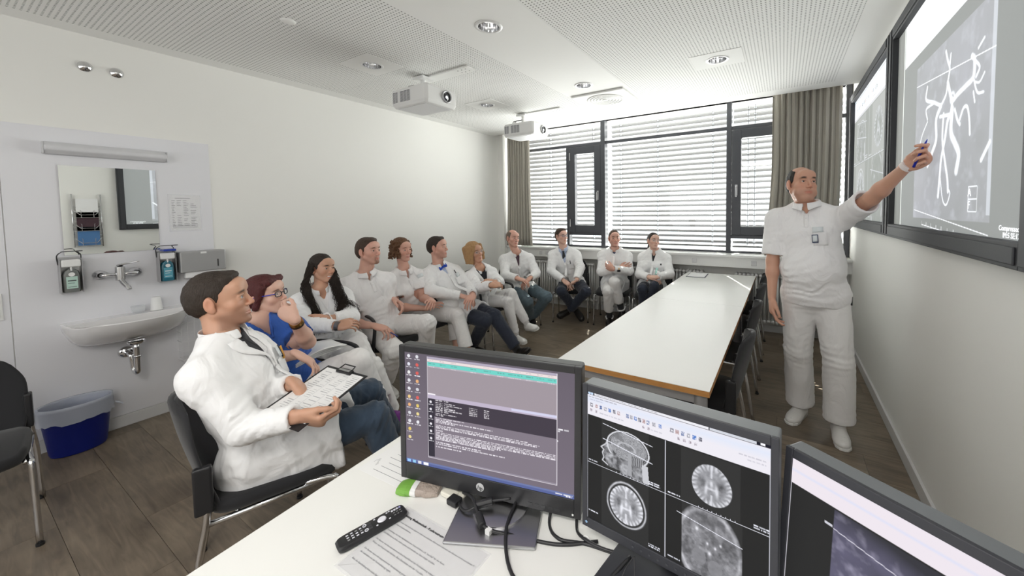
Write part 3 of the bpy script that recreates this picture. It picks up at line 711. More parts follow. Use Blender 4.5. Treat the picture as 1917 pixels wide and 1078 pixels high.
# seats follow the hips of the sitters
SEATS = [('P2', 'the woman in blue scrubs', True, -2.56, 1.16, 75), ('P3', 'the woman with long dark curls', True, -3.10, 1.64, 105), ('P4', 'the man in white polo with goatee', False, -3.07, 2.08, 95), ('P5', 'the woman in white polo with short curls', False, -3.20, 2.54, 92), ('P6', 'the man with blue bow tie', False, -3.00, 2.93, 92),
         ('P7', 'the blonde woman in white coat', True, -3.05, 3.40, 98), ('P8', 'the grey-haired man in jeans by the curtain', True, -3.17, 4.17, 128), ('P9', 'the man with dark tie and glasses', False, -2.63, 4.74, 158), ('P10', 'the man with crossed arms by the window', False, -2.03, 4.86, 165), ('P11', 'the woman with glasses by the window', False, -1.47, 4.86, 168)]
for k, who, arms, x, y, yaw in SEATS:
    lab = 'black chair under ' + who
    if arms and ch1 is None:
        ch1 = make_chair(lab, True); ch1.location = (x, y, 0); ch1.rotation_euler = (0, 0, -R(yaw))
    else: place_chair(ch1 if arms else ch0, x, y, yaw, lab)

# ---------------------------------------------------------------- monitors
def monitor(name_label, TL, r, up, W, H, bez_, depth, img, fm_, kind, logo=None):
    TL = Vector(TL); r = Vector(r).normalized(); up = Vector(up); up = (up - r * up.dot(r)).normalized(); fw = r.cross(up) * -1   # fw = away from the viewer
    c = TL + r * W / 2 - up * H / 2
    t = thing('monitor', name_label, 'monitor', (c.x, c.y, .7405), 0, None)
    base = Vector((c.x, c.y, .7405))
    M = Matrix(((r.x, fw.x, up.x, 0), (r.y, fw.y, up.y, 0), (r.z, fw.z, up.z, 0), (0, 0, 0, 1))); M.translation = c - base
    bt, bs, bb_ = bez_
    mb = MB(); w, h = W / 2, H / 2
    hs = obj('housing', MB().box(-w, w, .004, depth, -h, h, M), fm_, t, bevel=.004 if kind else .008, seg=3)
    bz = obj('bezel', MB().box(-w, -w + bs, 0, .010, -h, h, M).box(w - bs, w, 0, .010, -h, h, M).box(-w + bs, w - bs, 0, .010, -h, -h + bb_, M).box(-w + bs, w - bs, 0, .010, h - bt, h, M), fm_, t, bevel=.0015)
    q = lambda x, y, z: M @ Vector((x, y, z))
    screen_mesh('screen', img, q(-w + bs, .0025, h - bt), q(w - bs, .0025, h - bt), q(-w + bs, .0025, -h + bb_), lcd, t)
    obj('rear_cover', MB().box(-w * .6, w * .6, depth, depth + .02, -h * .6, h * .6, M), fm_, t, bevel=.008)
    return t, M, q, c - base
black_bez = mat('black_bezel', (0.022, 0.022, 0.024), 0.33)
grey_bez = mat('graphite_bezel', (0.030, 0.031, 0.038), 0.5)
grey_hous = mat('graphite_housing', (0.13, 0.14, 0.15), 0.4)
im1 = img_desktop(490, 324, 1.52)
m1, M1m, q1, c1 = monitor('black widescreen monitor at left showing a desktop with text window', (-0.967, 0.693, 1.166), (.534, .130, -.009), (.007, .003, .40), .5505, .40, (.019, .018, .050), .045, im1, black_bez, 0)
# printed badge, buttons
bd = obj('badge', MB().add([q1(.012 * math.cos(a) - .012, -.0012, -.2 + .026 + .012 * math.sin(a)) for a in [2 * PI * k / 24 for k in range(24)]], [tuple(range(24))]), mat('badge_silver', (.75, .75, .76), .3, .4), m1)
Mt = M1m.copy() @ Matrix(((1, 0, 0, -.0205), (0, 0, -1, -.0016), (0, 1, 0, -.2 + .0205), (0, 0, 0, 1)))
sh = Matrix(((1, .22, 0, 0), (0, 1, 0, 0), (0, 0, 1, 0), (0, 0, 0, 1)))
text('badge_lettering', 'hp', .017, black_bez, m1, Mt @ sh, thick=.0002)
for k in range(5): obj('button', MB().box(.13 + k * .019, .143 + k * .019, -.001, .001, -.19, -.183, M1m), mat('button_dark', (.03, .03, .033), .3), m1, bevel=.0006)
obj('power_light', MB().box(.252, .2565, -.001, .001, -.192, -.1875, M1m), whitep, m1)
sb = MB(); a_ = R(-25); Mz = Matrix.Rotation(-a_, 4, 'Z'); Mz.translation = Vector((-.655 - m1.location.x, .765 - m1.location.y, 0))
obj('stand_base', MB().box(-.115, .115, -.12, .11, 0, .008, Mz), chrome2, m1, bevel=.003)
obj('turntable', MB().lathe([(.075, .008), (.075, .013), (.070, .014)], 36, tuple(Mz.translation), cap=True), chrome2, m1, auto=30)
obj('stand_column', MB().box(-.035, .035, .03, .06, .008, .30, Mz), chrome2, m1, bevel=.006)
im2 = img_quad(410, 350, 1.2)
m2, M2m, q2, c2c = monitor('graphite monitor in the middle showing four brain scan panels', (-0.416, 0.796, 1.132), (.415, -.034, .003), (-.001, .012, .347), .4167, .347, (.0165, .0135, .0235), .05, im2, grey_bez, 1)
m3, M3m, q3, c3c = monitor('graphite monitor at the right edge showing a dark vessel scan', (.010, .812, 1.10), (.86, -.51, 0), (.02, .03, .345), .4167, .347, (.0165, .0135, .0235), .05, img_vess_mon(260, 225, 1.2), grey_bez, 1)
for mo, Mm, bx, by in ((m2, M2m, 0, .01), (m3, M3m, .02, .05)):
    [c for c in mo.children if c.name.startswith('housing')][0].data.materials[0] = grey_hous
    yaw = math.atan2(Mm[0][0], Mm[1][0]) - PI / 2
    Mz = Matrix.Rotation(-yaw, 4, 'Z'); Mz.translation = Vector((bx, by, 0))
    obj('stand_base', MB().prism([(-.135, -.09), (.135, -.09), (.12, .11), (-.12, .11)], 0, .012, Mz), grey_bez, mo, bevel=.004)
    obj('stand_column', MB().box(-.03, .03, .05, .075, .012, .22, Mz), grey_bez, mo, bevel=.006)
    for k in range(8): obj('button', MB().lathe([(.0028, 0), (.0028, -.0012)], 12, (0, 0, 0), 'y', cap=True), dgrey, mo, loc=tuple(Mm @ Vector((-.075 + k * .0195, 0, -.1735 + .011))))
obj('maker_mark', MB().add([q2(-.2 + a, -.0008, -.1735 + .009 + b_) for a, b_ in ((0, .004), (.004, .008), (.008, .004), (.004, 0))], [(0, 1, 2, 3)]), mat('mark_blue', (.25, .4, .6), .4), m2)

# ---------------------------------------------------------------- things on the desk
ZD = .7402
def flat_sheet(name, A, B, Cc, label, cat, lam=None):
    """A bottom-left, B top-left, C top-right corner of the page"""
    A, B, Cc = Vector((*A, ZD)), Vector((*B, ZD)), Vector((*Cc, ZD))
    x = (Cc - B).normalized(); y = Vector((0, 0, 1)).cross(x); W = (Cc - B).length; Hh = abs((B - A).dot(y))
    if (B - A).dot(y) < 0: y = -y
    o = thing(name, label, cat, tuple(A), math.atan2(x.y, x.x))
    return o, W, Hh
sheet, W, Hh = flat_sheet('instruction_sheet', (-.885, .445), (-.912, .645), (-.612, .648), 'laminated printed instruction sheet under the remote control on the desk', 'paper')
obj('page', MB().box(.006, W - .006, .006, Hh - .006, 0, .0006), papm, sheet)
obj('laminate', MB().box(0, W, 0, Hh, .0006, .0009), mat('laminate_film', (.9, .9, .92), .08, alpha=.25), sheet)
TT = lambda x, y, z=.0011: Matrix.Translation((x, y, z))
text('lettering', 'Anleitung Medientechnik - Konferenzraum 11.1.38', .0088, inkm, sheet, TT(.015, Hh - .026), bold=.0001)
lines = ['Bitte nach Gebrauch das System wieder ausschalten. Bitte nach Gebrauch den Rechner nicht ausschalten !!', 'und keine Kabel abziehen.', '', 'Einschaltung: Auf dem Bedienfeld eine Taste drücken, z.B. "ein-Saal" für den Raum.', 'Die Bildschirme, links, rechts gehen auch einzeln an. Dann länger drücken.', '', 'Die Beamer werden zusammen mit dem Knopf Ein auf der Fernbedienung eingeschaltet.', 'Weiter: den Knopf einmal drücken. Beim Einschalten wird der Ton aktiv.', '', 'Der Beamer kann mit entsprechender Fernbedienung geregelt werden. Bitte dann',  'die Lautstärke mit der Fernbedienung regeln.', '', 'Bitte die Ausschaltung bitte beide Beamer wieder ausschalten.']
for i, s in enumerate(lines):
    if s: text('lettering', s, .0062, inkg, sheet, TT(.018, Hh - .046 - i * .0102), thick=.0001)
text('lettering', 'Bei Fragen bitte an die Zentrale Technik wenden.', .0062, inkm, sheet, TT(.10, .012), thick=.0001)
sheet2, W, Hh = flat_sheet('printed_sheet', (-1.162, .664), (-1.185, .955), (-.975, .965), 'laminated sheet with a few printed lines at the left edge of the desk', 'paper')
obj('page', MB().box(.004, W - .004, .004, Hh - .004, 0, .0006), papm, sheet2)
mbx = MB()
for i in range(12): mbx.box(.05 + .01 * (i % 3), .19 - .013 * (i * 7 % 5), .025 + i * .021, .0265 + i * .021, .0007, .0009)
for k in range(6): mbx.box(.02 + .004 * k, .021 + .004 * k, .05 + .01 * math.sin(k), .062 + .01 * math.sin(k), .0007, .0009)
obj('printed_lines', mbx, inkg, sheet2)

# remote control
rem = thing('remote_control', 'long black remote control with white printed buttons on the instruction sheet', 'remote control', (-.893, .548, ZD + .001), math.atan2(.62 - .47, -.868 + .908))
L2 = .082
def slab(zs, xs, ys, n=28, e=.3):
    rings = []
    for z, sx, sy in zip(zs, xs, ys):
        q = []
        for k in range(n):
            a = 2 * PI * k / n; c, s = math.cos(a), math.sin(a)
            q.append((sx * math.copysign(abs(c) ** e, c), sy * math.copysign(abs(s) ** e, s), z))
        rings.append(q)
    return MB().ring(rings)
obj('body', slab((0, .004, .012, .017, .018), (.076, .081, .083, .079, .072), (.017, .020, .0215, .0195, .017)), blackp, rem, auto=40)
bw = mat('button_white', (.72, .72, .78), .4)
for i in range(3):
    for j in range(4): obj('button', MB().box(-.060 + j * .010, -.0545 + j * .010, -.010 + i * .0085, -.0065 + i * .0085, .018, .0192), bw if (i + j) % 4 else silver, rem, bevel=.0006)
obj('round_button', MB().lathe([(.0001, .0205), (.008, .0205), (.0095, .018)], 24, (.022, 0, 0), sx=1.15, sy=1), bw, rem, auto=30)
for (x, y) in ((.005, .012), (.005, -.012), (.036, .012), (.036, -.012), (.042, .013)): obj('button', MB().box(x, x + .004, y - .0015, y + .0015, .018, .0192), bw, rem)
for (x, y) in ((-.017, .010), (-.017, -.008)): obj('ring_button', MB().lathe([(.0028, .018), (.0030, .0195), (.0045, .0195), (.0047, .018)], 18, (x, y, 0)), bw, rem)
for i in range(3): obj('key', MB().box(-.012, -.003, -.012 + i * .0085, -.005 + i * .0085, .018, .0188), mat('key_dark', (.05, .05, .055), .35), rem, bevel=.0005)
for i in range(4): obj('button', MB().box(.048 + .0065 * i, .0525 + .0065 * i, .006, .011, .018, .0192), bw if i < 3 else mat('button_violet', (.35, .35, .6), .4), rem)
for i in range(3):
    for j in range(2): obj('button', MB().box(.050 + .008 * i, .054 + .008 * i, -.011 + .009 * j, -.009 + .009 * j, .018, .0189), silver, rem)

# tissue pack behind the left monitor's corner
pk = thing('tissue_pack', 'crumpled pack with green, white and brown wrapping under the left monitor', 'pack', (-.905, .700, ZD), R(24))
rings = []
rr = random.Random(2)
for i in range(9):
    u = i / 8; x = -.062 + .124 * u; w = .027 * (1 - .25 * abs(2 * u - 1) ** 3); h = .022 * (1 - .35 * abs(2 * u - 1) ** 4)
    rings.append([(x, w * math.cos(a) * (1 + rr.uniform(-.13, .13)), max(0, h * .5 + h * .6 * math.copysign(abs(math.sin(a)) ** .5, math.sin(a)))) for a in [2 * PI * k / 16 for k in range(16)]])
obj('wrapper', MB().ring(rings), mat('pack_brown', (.36, .30, .26), .35, bump=.8, bscale=60), pk, auto=30)
obj('green_label', MB().ring([[(x, y * 1.03, z * 1.03) for x, y, z in q] for q in rings[0:4]], cap=False), mat('pack_green', (.17, .38, .06), .5), pk)
obj('white_band', MB().ring([[(x, y * 1.035, z * 1.035) for x, y, z in q] for q in rings[3:5]], cap=False), whitep, pk)

# cables
def cable(name, pts, r, m, label, cat='cable', group=None, parent=None):
    o = obj(name, MB().tube(bez(pts, 8), r, 8), m, parent, smooth=True)
    return tag(o, label, cat, group) if parent is None else o
z = ZD + .0035
vga = thing('video_cable', 'black cable with two ferrite cylinders and white plug lying on the left monitor stand', 'cable', (0, 0, 0))
cable('lead', [(-.775, .745, z + .012), (-.72, .725, z + .03), (-.675, .70, z + .02), (-.63, .685, z + .012), (-.56, .715, z), (-.46, .745, z), (-.38, .80, z)], .0042, blackp, None, parent=vga)
cable('lead', [(-.765, .715, z + .008), (-.72, .70, z + .012), (-.68, .735, z + .028), (-.62, .765, z + .04)], .0035, blackp, None, parent=vga)
for a, b_ in (((-.675, .70, z + .022), (-.645, .682, z + .016)), ((-.70, .718, z + .022), (-.665, .745, z + .03))):
    obj('ferrite', MB().cyl(a, b_, .0095, 16), blackp, vga, bevel=.002)
obj('plug', MB().box(-.795, -.760, .700, .728, z, z + .016), blackp, vga, bevel=.003)
wp = obj('white_plug', MB().box(-.835, -.785, .715, .740, z, z + .014).box(-.80, -.765, .735, .755, z, z + .010), mat('plug_ivory', (.70, .68, .60), .4), vga, bevel=.003)
obj('tag', MB().box(-.632, -.618, .676, .688, z + .004, z + .016), whitep, vga)
g = 'black cables across the desk'
cable('power_cable', [(-.63, .86, z + .11), (-.62, .80, z + .03), (-.585, .70, z + .012), (-.50, .625, z), (-.40, .645, z), (-.33, .705, z), (-.29, .78, z + .02)], .0042, blackp, 'thick black cable curving in front of the left monitor base towards the middle monitor')
cable('power_cable', [(-.52, .87, z + .06), (-.52, .80, z), (-.47, .76, z), (-.40, .78, z), (-.30, .80, z), (-.20, .86, z)], .0042, blackp, 'black cable hanging behind the right corner of the left monitor')
cable('power_cable', [(-.47, .89, z + .05), (-.45, .82, z), (-.41, .785, z + .006), (-.33, .79, z + .004), (-.24, .85, z)], .0038, blackp, 'thinner black cable crossing the bundle tied by a white strap')
tag(obj('cable_tie', MB().tube([(-.405 + .009 * math.cos(a), .787, z + .004 + .009 * math.sin(a)) for a in [2 * PI * k / 12 for k in range(13)]], .0012, 6), whitep), 'white cable tie around the black cable bundle', 'cable tie')
tag(obj('thin_lead', MB().tube(bez([(-.27, .75, .80), (-.285, .73, .775), (-.292, .69, z), (-.28, .64, z)]), .0014, 6).tube(bez([(-.27, .75, .80), (-.262, .73, .775), (-.252, .69, z), (-.25, .62, z)]), .0014, 6), blackp, smooth=True), 'thin black lead looping down in front of the middle monitor base', 'cable')

# clipboard on the far table
cb = thing('clipboard', 'clipboard with white paper lying on the far end of the table', 'clipboard', (-.90, 4.80, .7415), R(92))
obj('board', MB().box(-.155, .155, -.11, .11, 0, .004), mat('navy_board', (.02, .025, .06), .4), cb, bevel=.003)
obj('paper', MB().box(-.145, .135, -.10, .10, .004, .006), papm, cb)
obj('clip', MB().box(.13, .15, -.04, .04, .004, .016), chrome, cb, bevel=.003)

# ---------------------------------------------------------------- ceiling fittings
def downlight(x, y, label):
    t = thing('downlight', label, 'light', (x, y, ZC), 0, 'round recessed ceiling downlights')
    obj('trim_ring', MB().lathe([(.072, -.004), (.080, -.007), (.092, -.004), (.095, 0)], 40), whitep, t, smooth=True)
    refl = MB().lathe([(.073, -.004), (.070, .03), (.055, .075), (.03, .10), (.001, .102)], 24)
    obj('reflector', refl, chrome, t, auto=10)
    obj('lamp', MB().cyl((-.045, -.012, .05), (.045, -.012, .05), .0065, 10).cyl((-.045, .012, .05), (.045, .012, .05), .0065, 10), mat('lamp_glass', (.8, .8, .8), .2, emit=(1, .98, .95), estr=1.2), t)
    return t
d0 = downlight(-1.76, 2.04, 'round chrome downlight in the plain ceiling strip nearest the camera')
for o in cl.children: pass
for (x, y, w) in ((-3.06, 2.03, 'left of the nearer projector'), (-.5, 3.5, 'in the right perforated strip'), (-1.76, 3.47, 'beside the square loudspeaker'), (-3.05, 3.47, 'between the two projectors')):
    dup(d0, (x, y, ZC), 0, 'round chrome downlight in the ceiling ' + w, 'round recessed ceiling downlights')
sp = thing('ceiling_air_diffuser', 'square white ceiling panel with concentric round diffuser near the window', 'diffuser', (-1.75, 3.99, ZC))
obj('panel', MB().box(-.305, .305, -.255, .255, -.018, -.001), ceil_white, sp, bevel=.003)
mb = MB()
for r_ in (.055, .09, .125, .16, .195): mb.lathe([(r_ - .012, -.019), (r_ - .008, -.024), (r_ + .008, -.024), (r_ + .012, -.019)], 40)
mb.lathe([(.001, -.024), (.03, -.024), (.034, -.019)], 30)
obj('rings', mb, ceil_white, sp, smooth=True)
obj('round_field', MB().lathe([(.001, -.0187), (.21, -.0187), (.212, -.018)], 48), mat('diffuser_grey', (.6, .6, .58), .8), sp)
tag(obj('smoke_detector', MB().lathe([(.0, -.012), (.03, -.012), (.042, -.006), (.045, 0)], 30, (-2.82, 1.29, ZC)), ceil_white, smooth=True), 'small flat round cap on the perforated ceiling above the left wall', 'detector')

def projector(cx, cy, mx, my, label):
    t = thing('projector', label, 'projector', (cx, cy, ZC), 0, 'ceiling mounted projectors')
    W, D, z0, z1 = .235, .175, -.325, -.165
    prof = [(-W, -D + .03), (-W + .03, -D), (W - .02, -D), (W, -D + .02), (W, D - .02), (W - .02, D), (-W + .03, D), (-W, D - .03)]
    n = len(prof)
    rings = [[(x * .93, y * .93, z0) for x, y in prof], [(x, y, z0 + .028) for x, y in prof], [(x, y, z1 - .02) for x, y in prof], [(x * .96, y * .96, z1) for x, y in prof]]
    obj('housing', MB().ring(rings), whitep, t, bevel=.005)
    obj('bottom_plate', MB().box(-W * .78, W * .78, -D * .78, D * .78, z0 - .003, z0), mat('projector_bottom', (.7, .7, .71), .4), t, bevel=.002)
    for (a, b_) in ((-.20, -.135), (-.10, .03)):
        mb = MB()
        obj('vent_recess', MB().box(a, b_, -D - .001, -D + .004, z0 + .04, z1 - .03), dgrey, t)
        nn = 12
        for i in range(nn):
            zz = z0 + .042 + i * (z1 - z0 - .075) / nn; mb.box(a, b_, -D - .003, -D, zz, zz + .0035)
        for xx in np.linspace(a, b_, 4 if b_ > 0 else 3): mb.box(xx - .002, xx + .002, -D - .0035, -D, z0 + .04, z1 - .03)
        obj('vent_grille', mb, greyp, t)
    lc = (W, .045, z0 + .085)
    obj('lens_ring', MB().lathe([(.040, -.02), (.042, .012), (.052, .014), (.055, .008), (.055, -.02)], 36, lc, 'x'), silver, t, smooth=True)
    obj('lens_barrel', MB().lathe([(.043, .012), (.036, .003), (.0, .002)], 36, lc, 'x'), blackp, t, smooth=True)
    obj('lens', MB().lathe([(.0, .013), (.016, .011), (.031, .0035)], 30, lc, 'x'), mat('lens_glass', (.02, .02, .03), .03, coat=1.0), t, smooth=True)
    obj('lamp_glow', MB().lathe([(.0, .0145), (.010, .0140), (.011, .0130)], 20, (lc[0], lc[1] - .006, lc[2] - .006), 'x'), mat('lamp_light', (1, 1, 1), .5, emit=(.95, .97, 1), estr=6), t)
    obj('mount', MB().cyl((-.08, .06, z1), (-.08, .06, -.012), .022).box(-.16, 0, -.0, .12, z1, z1 + .012).box(-.15, -.01, .0, .12, -.035, -.012), whitep, t)
    obj('mount_plate', MB().box(mx[0] - cx, mx[1] - cx, my - cy - .055, my - cy + .055, -.014, -.001), ceil_white, t, bevel=.002)
    mb = MB()
    for i in range(3):
        for j in range(2): mb.cyl((mx[1] - cx - .05 - i * .045, my - cy - .025 + j * .05, -.016), (mx[1] - cx - .05 - i * .045, my - cy - .025 + j * .05, -.013), .005, 8)
    obj('screws', mb, dgrey, t)
    for k in range(3): obj('cable', MB().tube(bez([(-.17 + .02 * k, -.06, z1), (-.15 + .02 * k, -.05, z1 + .055), (-.10 + .01 * k, .0, z1 + .07), (-.085, .05, z1 + .09)], 5), .004, 6), blackp, t, smooth=True)
    obj('knob', MB().box(W - .05, W - .035, .0, .012, z1 - .004, z1 + .006).box(.02, .045, -.09, -.07, z1 - .002, z1 + .008), blackp, t)
    return t
projector(-2.84, 2.385, (-3.0, -2.37), 2.51, 'white projector under the ceiling, nearer to the camera')
projector(-2.86, 3.985, (-3.0, -2.37), 4.07, 'white projector under the ceiling, farther away in front of the curtain')

# ---------------------------------------------------------------- wash place on the left wall
xw = XL
pn = struct('trim_splash_panel', MB().box(xw, xw + .008, .272, 1.27, .088, 2.155), laminate, bevel=.001)
struct('trim_wall_board', MB().box(xw, xw + .007, -.9, .268, .088, 2.155), laminate, bevel=.001)
xs = xw + .008
lp = thing('wall_lamp', 'long frosted wall lamp above the mirror', 'lamp', (xs, .72, 2.01))
obj('cover', MB().ring([[(0, y, .04), (.025, y, .045), (.055, y, .015), (.055, y, -.01), (.03, y, -.035), (0, y, -.04)] for y in (-.285, .285)]), mat('frosted_cover', (.62, .62, .64), .45), lp, bevel=.006)
obj('end_cap', MB().box(0, .05, -.29, -.285, -.035, .04), greyp, lp); obj('end_cap', MB().box(0, .05, .285, .29, -.035, .04), greyp, lp)
mr = tag(obj('mirror', MB().box(xs, xs + .005, .49, .945, 1.295, 1.905), mat('mirror_glass', (.86, .88, .87), .0, 1.0)), 'frameless rectangular mirror above the washbasin', 'mirror')
nt_ = thing('notice_sheet', 'printed notice with a table taped right of the mirror', 'notice', (xs + .001, 1.105, 1.575))
obj('page', MB().box(0, .0008, -.092, .088, -.135, .14), papm, nt_)
mb = MB(); rr = random.Random(8)
for i in range(16):
    zz = .10 - i * .0135
    for (a, b_) in ((-.08, -.06), (-.05, -.02), (-.012, .02), (.03, .07)):
        if rr.random() < .8: mb.box(.0009, .0013, a, a + (b_ - a) * rr.uniform(.5, 1), zz, zz + .004)
mb.box(.0009, .0013, -.06, .03, .118, .123)
for i in range(4): mb.box(.0009, .0013, -.08, .07, -.118 + i * .007, -.116 + i * .007)
obj('printing', mb, mat('faint_print', (.16, .16, .17), .8), nt_)
obj('pocket', MB().box(.0014, .0018, -.10, .096, -.145, .15), mat('plastic_pocket', (.9, .9, .92), .1, alpha=.22), nt_)

def dispenser(y, z, liq, lab, label):
    t = thing('soap_dispenser', label, 'dispenser', (xs, y, z), 0, 'wall mounted soap dispensers')
    al = mat('brushed_aluminium', (.55, .55, .56), .35, .9)
    obj('wall_plate', MB().box(0, .004, -.045, .045, -.12, .12), al, t)
    obj('side', MB().box(.004, .085, -.047, -.044, -.12, .11), al, t); obj('side', MB().box(.004, .085, .044, .047, -.12, .11), al, t)
    obj('pump_head', MB().box(.03, .088, -.042, .042, .055, .105), whitep, t, bevel=.008)
    obj('nozzle', MB().cyl((.075, 0, .03), (.075, 0, .06), .005), whitep, t)
    b = obj('bottle', MB().ring([[(.012 + .066 * (.5 + .5 * math.copysign(abs(math.cos(a)) ** .4, math.cos(a))), .038 * s * math.copysign(abs(math.sin(a)) ** .4, math.sin(a)), zz) for a in [2 * PI * k / 20 for k in range(20)]] for zz, s in ((-.115, .95), (-.105, 1), (.0, 1), (.025, .85), (.04, .4))]), mat('liquid_' + lab, liq, .2, coat=.4), t, auto=50)
    obj('bottle_label', MB().box(.0785, .0792, -.024, .024, -.09, -.01), mat('label_' + lab, (.45, .62, .55) if lab == 'green' else (.10, .35, .45), .5), t)
    obj('round_mark', MB().lathe([(0.0001, .0800), (.014, .0798)], 20, (0, 0, .005), 'x'), whitep, t)
    obj('label_print', MB().box(.0793, .0797, -.018, .018, -.04, -.034).box(.0793, .0797, -.018, .010, -.055, -.052).box(.0793, .0797, -.018, .018, -.08, -.077), inkm if lab == 'green' else whitep, t)
    obj('lever', MB().tube(bez([(.03, -.047, .07), (.03, -.05, .13), (.05, -.035, .155), (.16, -.04, .165), (.165, 0, .165), (.16, .04, .165), (.05, .035, .155), (.03, .05, .13), (.03, .047, .07)], 4), .003, 6), blackp, t, smooth=True)
    return t
dispenser(.505, 1.165, (.16, .17, .16), 'green', 'aluminium soap dispenser with grey bottle left of the tap')
dd = dispenser(.965, 1.165, (.02, .14, .20), 'blue', 'aluminium soap dispenser with blue bottle right of the tap')
obj('blue_pump_cover', MB().box(.03, .13, -.03, .04, .118, .135), mat('blue_film', (.02, .05, .35), .2), dd, bevel=.004)
tw = thing('paper_towel_dispenser', 'brushed metal paper towel dispenser beside the mirror', 'dispenser', (XL + .001, 1.17, 1.16))
obj('cabinet', MB().box(0, .11, -.14, .14, -.06, .105), mat('silver_cabinet', (.42, .42, .42), .38, .5), tw, bevel=.006)
obj('lock', MB().box(.11, .113, -.018, .018, .085, .10), whitep, tw); obj('level_window', MB().box(.11, .1115, .085, .092, -.03, .03), blackp, tw)
obj('towel', MB().box(.035, .095, -.11, .11, -.105, -.06), papm, tw)
fa = thing('wall_tap', 'chrome single lever mixer tap above the washbasin', 'tap', (xs, .72, 1.14))
for s in (-1, 1):
    obj('rosette', MB().lathe([(.034, 0), (.033, .010), (.02, .016), (.018, .05)], 28, (0, s * .085, 0), 'x'), chrome, fa, smooth=True)
    obj('inlet', MB().tube(bez([(.02, s * .085, 0), (.055, s * .085, 0), (.075, s * .07, 0), (.075, s * .02, 0)], 4), .0125, 12), chrome, fa, smooth=True)
obj('body', MB().cyl((.075, 0, -.045), (.075, 0, .055), .025, 24), chrome, fa, bevel=.004)
obj('lever', MB().tube([(.075, 0, .062), (.10, .01, .072), (.15, .06, .085), (.165, .075, .088)], [.02, .012, .009, .007], 10, flat=.6), chrome, fa, smooth=True)
obj('spout', MB().tube(bez([(.075, 0, -.03), (.11, .005, -.06), (.16, .02, -.095), (.17, .022, -.105)], 4), [.015] * 9 + [.013] * 4, 12), chrome, fa, smooth=True)

def D_ring(hw, d, n, z, y0=0.0, x0=0.0, e=.75):
    q = [(x0, -hw, z)]
    for k in range(n + 1):
        a = -PI / 2 + PI * k / n; q.append((x0 + d * max(0, math.cos(a)) ** e, hw * math.sin(a), z))
    q.append((x0, hw, z)); return q
sk = thing('washbasin', 'wide white ceramic wall washbasin with chrome trap', 'washbasin', (xs, .755, .83))
prof = [(.20, .10, -.175), (.24, .17, -.16), (.275, .26, -.12), (.298, .335, -.06), (.306, .362, -.015), (.308, .368, 0), (.304, .364, .006), (.294, .352, .004), (.285, .338, -.01), (.26, .29, -.06), (.22, .20, -.095), (.10, .12, -.105)]
rings = []
for i, (hw, d, z) in enumerate(prof):
    inner = i >= 7
    rings.append(D_ring(hw, d - (.10 if inner else 0), 26, z, x0=.10 if inner else 0.0))
mb = MB(); mb.ring(rings[:7], True, False); mb.ring(rings[7:], True, False); mb.add([p for p in rings[0]], [tuple(range(len(rings[0])))]); mb.add(rings[-1], [tuple(range(len(rings[-1])))])
nA = len(rings[6]); mb.add(rings[6] + rings[7], [(i, (i + 1) % nA, (i + 1) % nA + nA, i + nA) for i in range(nA)])
obj('bowl', mb, ceram, sk, auto=50)
obj('drain', MB().lathe([(.001, -.1035), (.022, -.1035), (.025, -.105)], 20, (.19, 0, 0)), chrome, sk)
obj('trap', MB().lathe([(.045, -.175), (.045, -.19), (.016, -.20)], 24, (.17, 0, 0)).tube(bez([(.17, 0, -.19), (.17, 0, -.36), (.165, 0, -.40), (.13, 0, -.415), (.10, -.005, -.39), (.095, -.01, -.32), (.08, -.015, -.285), (.0, -.02, -.28)], 5), .0165, 14).lathe([(.021, -.28), (.021, -.295)], 18, (.17, 0, 0), cap=True), chrome, sk, smooth=True)
obj('rosette', MB().lathe([(.001, .02), (.03, .018), (.042, .004), (.043, 0)], 26, (0, -.02, -.28), 'x'), chrome, sk, smooth=True)
gb = tag(obj('glass_bowl', MB().lathe([(.0, 0), (.028, 0), (.032, .004), (.040, .05), (.037, .05), (.029, .008), (0, .006)], 28, (xs + .05, .80, .836)), mat('clear_bowl', (.85, .88, .9), .05, alpha=.28), smooth=True), 'small clear glass bowl on the back of the washbasin', 'bowl')
tag(obj('white_cup', MB().lathe([(.0, .10), (.022, .10), (.025, .095), (.034, .004), (.036, .0), (.033, 0), (.022, .09), (0, .094)], 28, (xs + .05, .895, .836)), whitep, smooth=True), 'upturned white plastic cup beside the glass bowl on the basin', 'cup')

# wire basket below, trash bin, caps, socket
wb = thing('wire_basket', 'clear wire basket holder hanging low on the wall right of the washbasin', 'basket', (XL + .001, 1.12, .60))
wm = mat('white_wire', (.66, .66, .67), .3)
for i in range(6): obj('wire', MB().tube([(0, -.11, -.2 + i * .075), (.11, -.11, -.2 + i * .075), (.13, 0, -.2 + i * .075), (.11, .11, -.2 + i * .075), (0, .11, -.2 + i * .075)], .002, 6), wm, wb)
for j in range(7): obj('wire', MB().tube([(.11 + .02 * (1 - abs(j - 3) / 3), -.11 + j * .0367, -.2), (.11 + .02 * (1 - abs(j - 3) / 3), -.11 + j * .0367, .175)], .002, 6), wm, wb)
obj('clear_pocket', MB().box(.0, .10, -.105, .105, -.19, .12), mat('clear_plastic', (.9, .9, .92), .1, alpha=.15), wb)
bn = thing('waste_bin', 'blue oval waste bin with a clear liner on the floor by the wall', 'bin', (-4.065, .475, 0))
def oval(rx, ry, z, n=40, wob=0, seed=0):
    r_ = random.Random(seed); w = [r_.uniform(-wob, wob) for _ in range(n)]
    return [(rx * math.cos(2 * PI * k / n), ry * math.sin(2 * PI * k / n), z + w[k]) for k in range(n)]
obj('bucket', MB().ring([oval(.088, .118, 0.004), oval(.092, .124, .02), oval(.115, .155, .315), oval(.118, .158, .32), oval(.113, .153, .318), oval(.090, .12, .02)]), mat('blue_bin_plastic', (.004, .012, .16), .4), bn, auto=50)
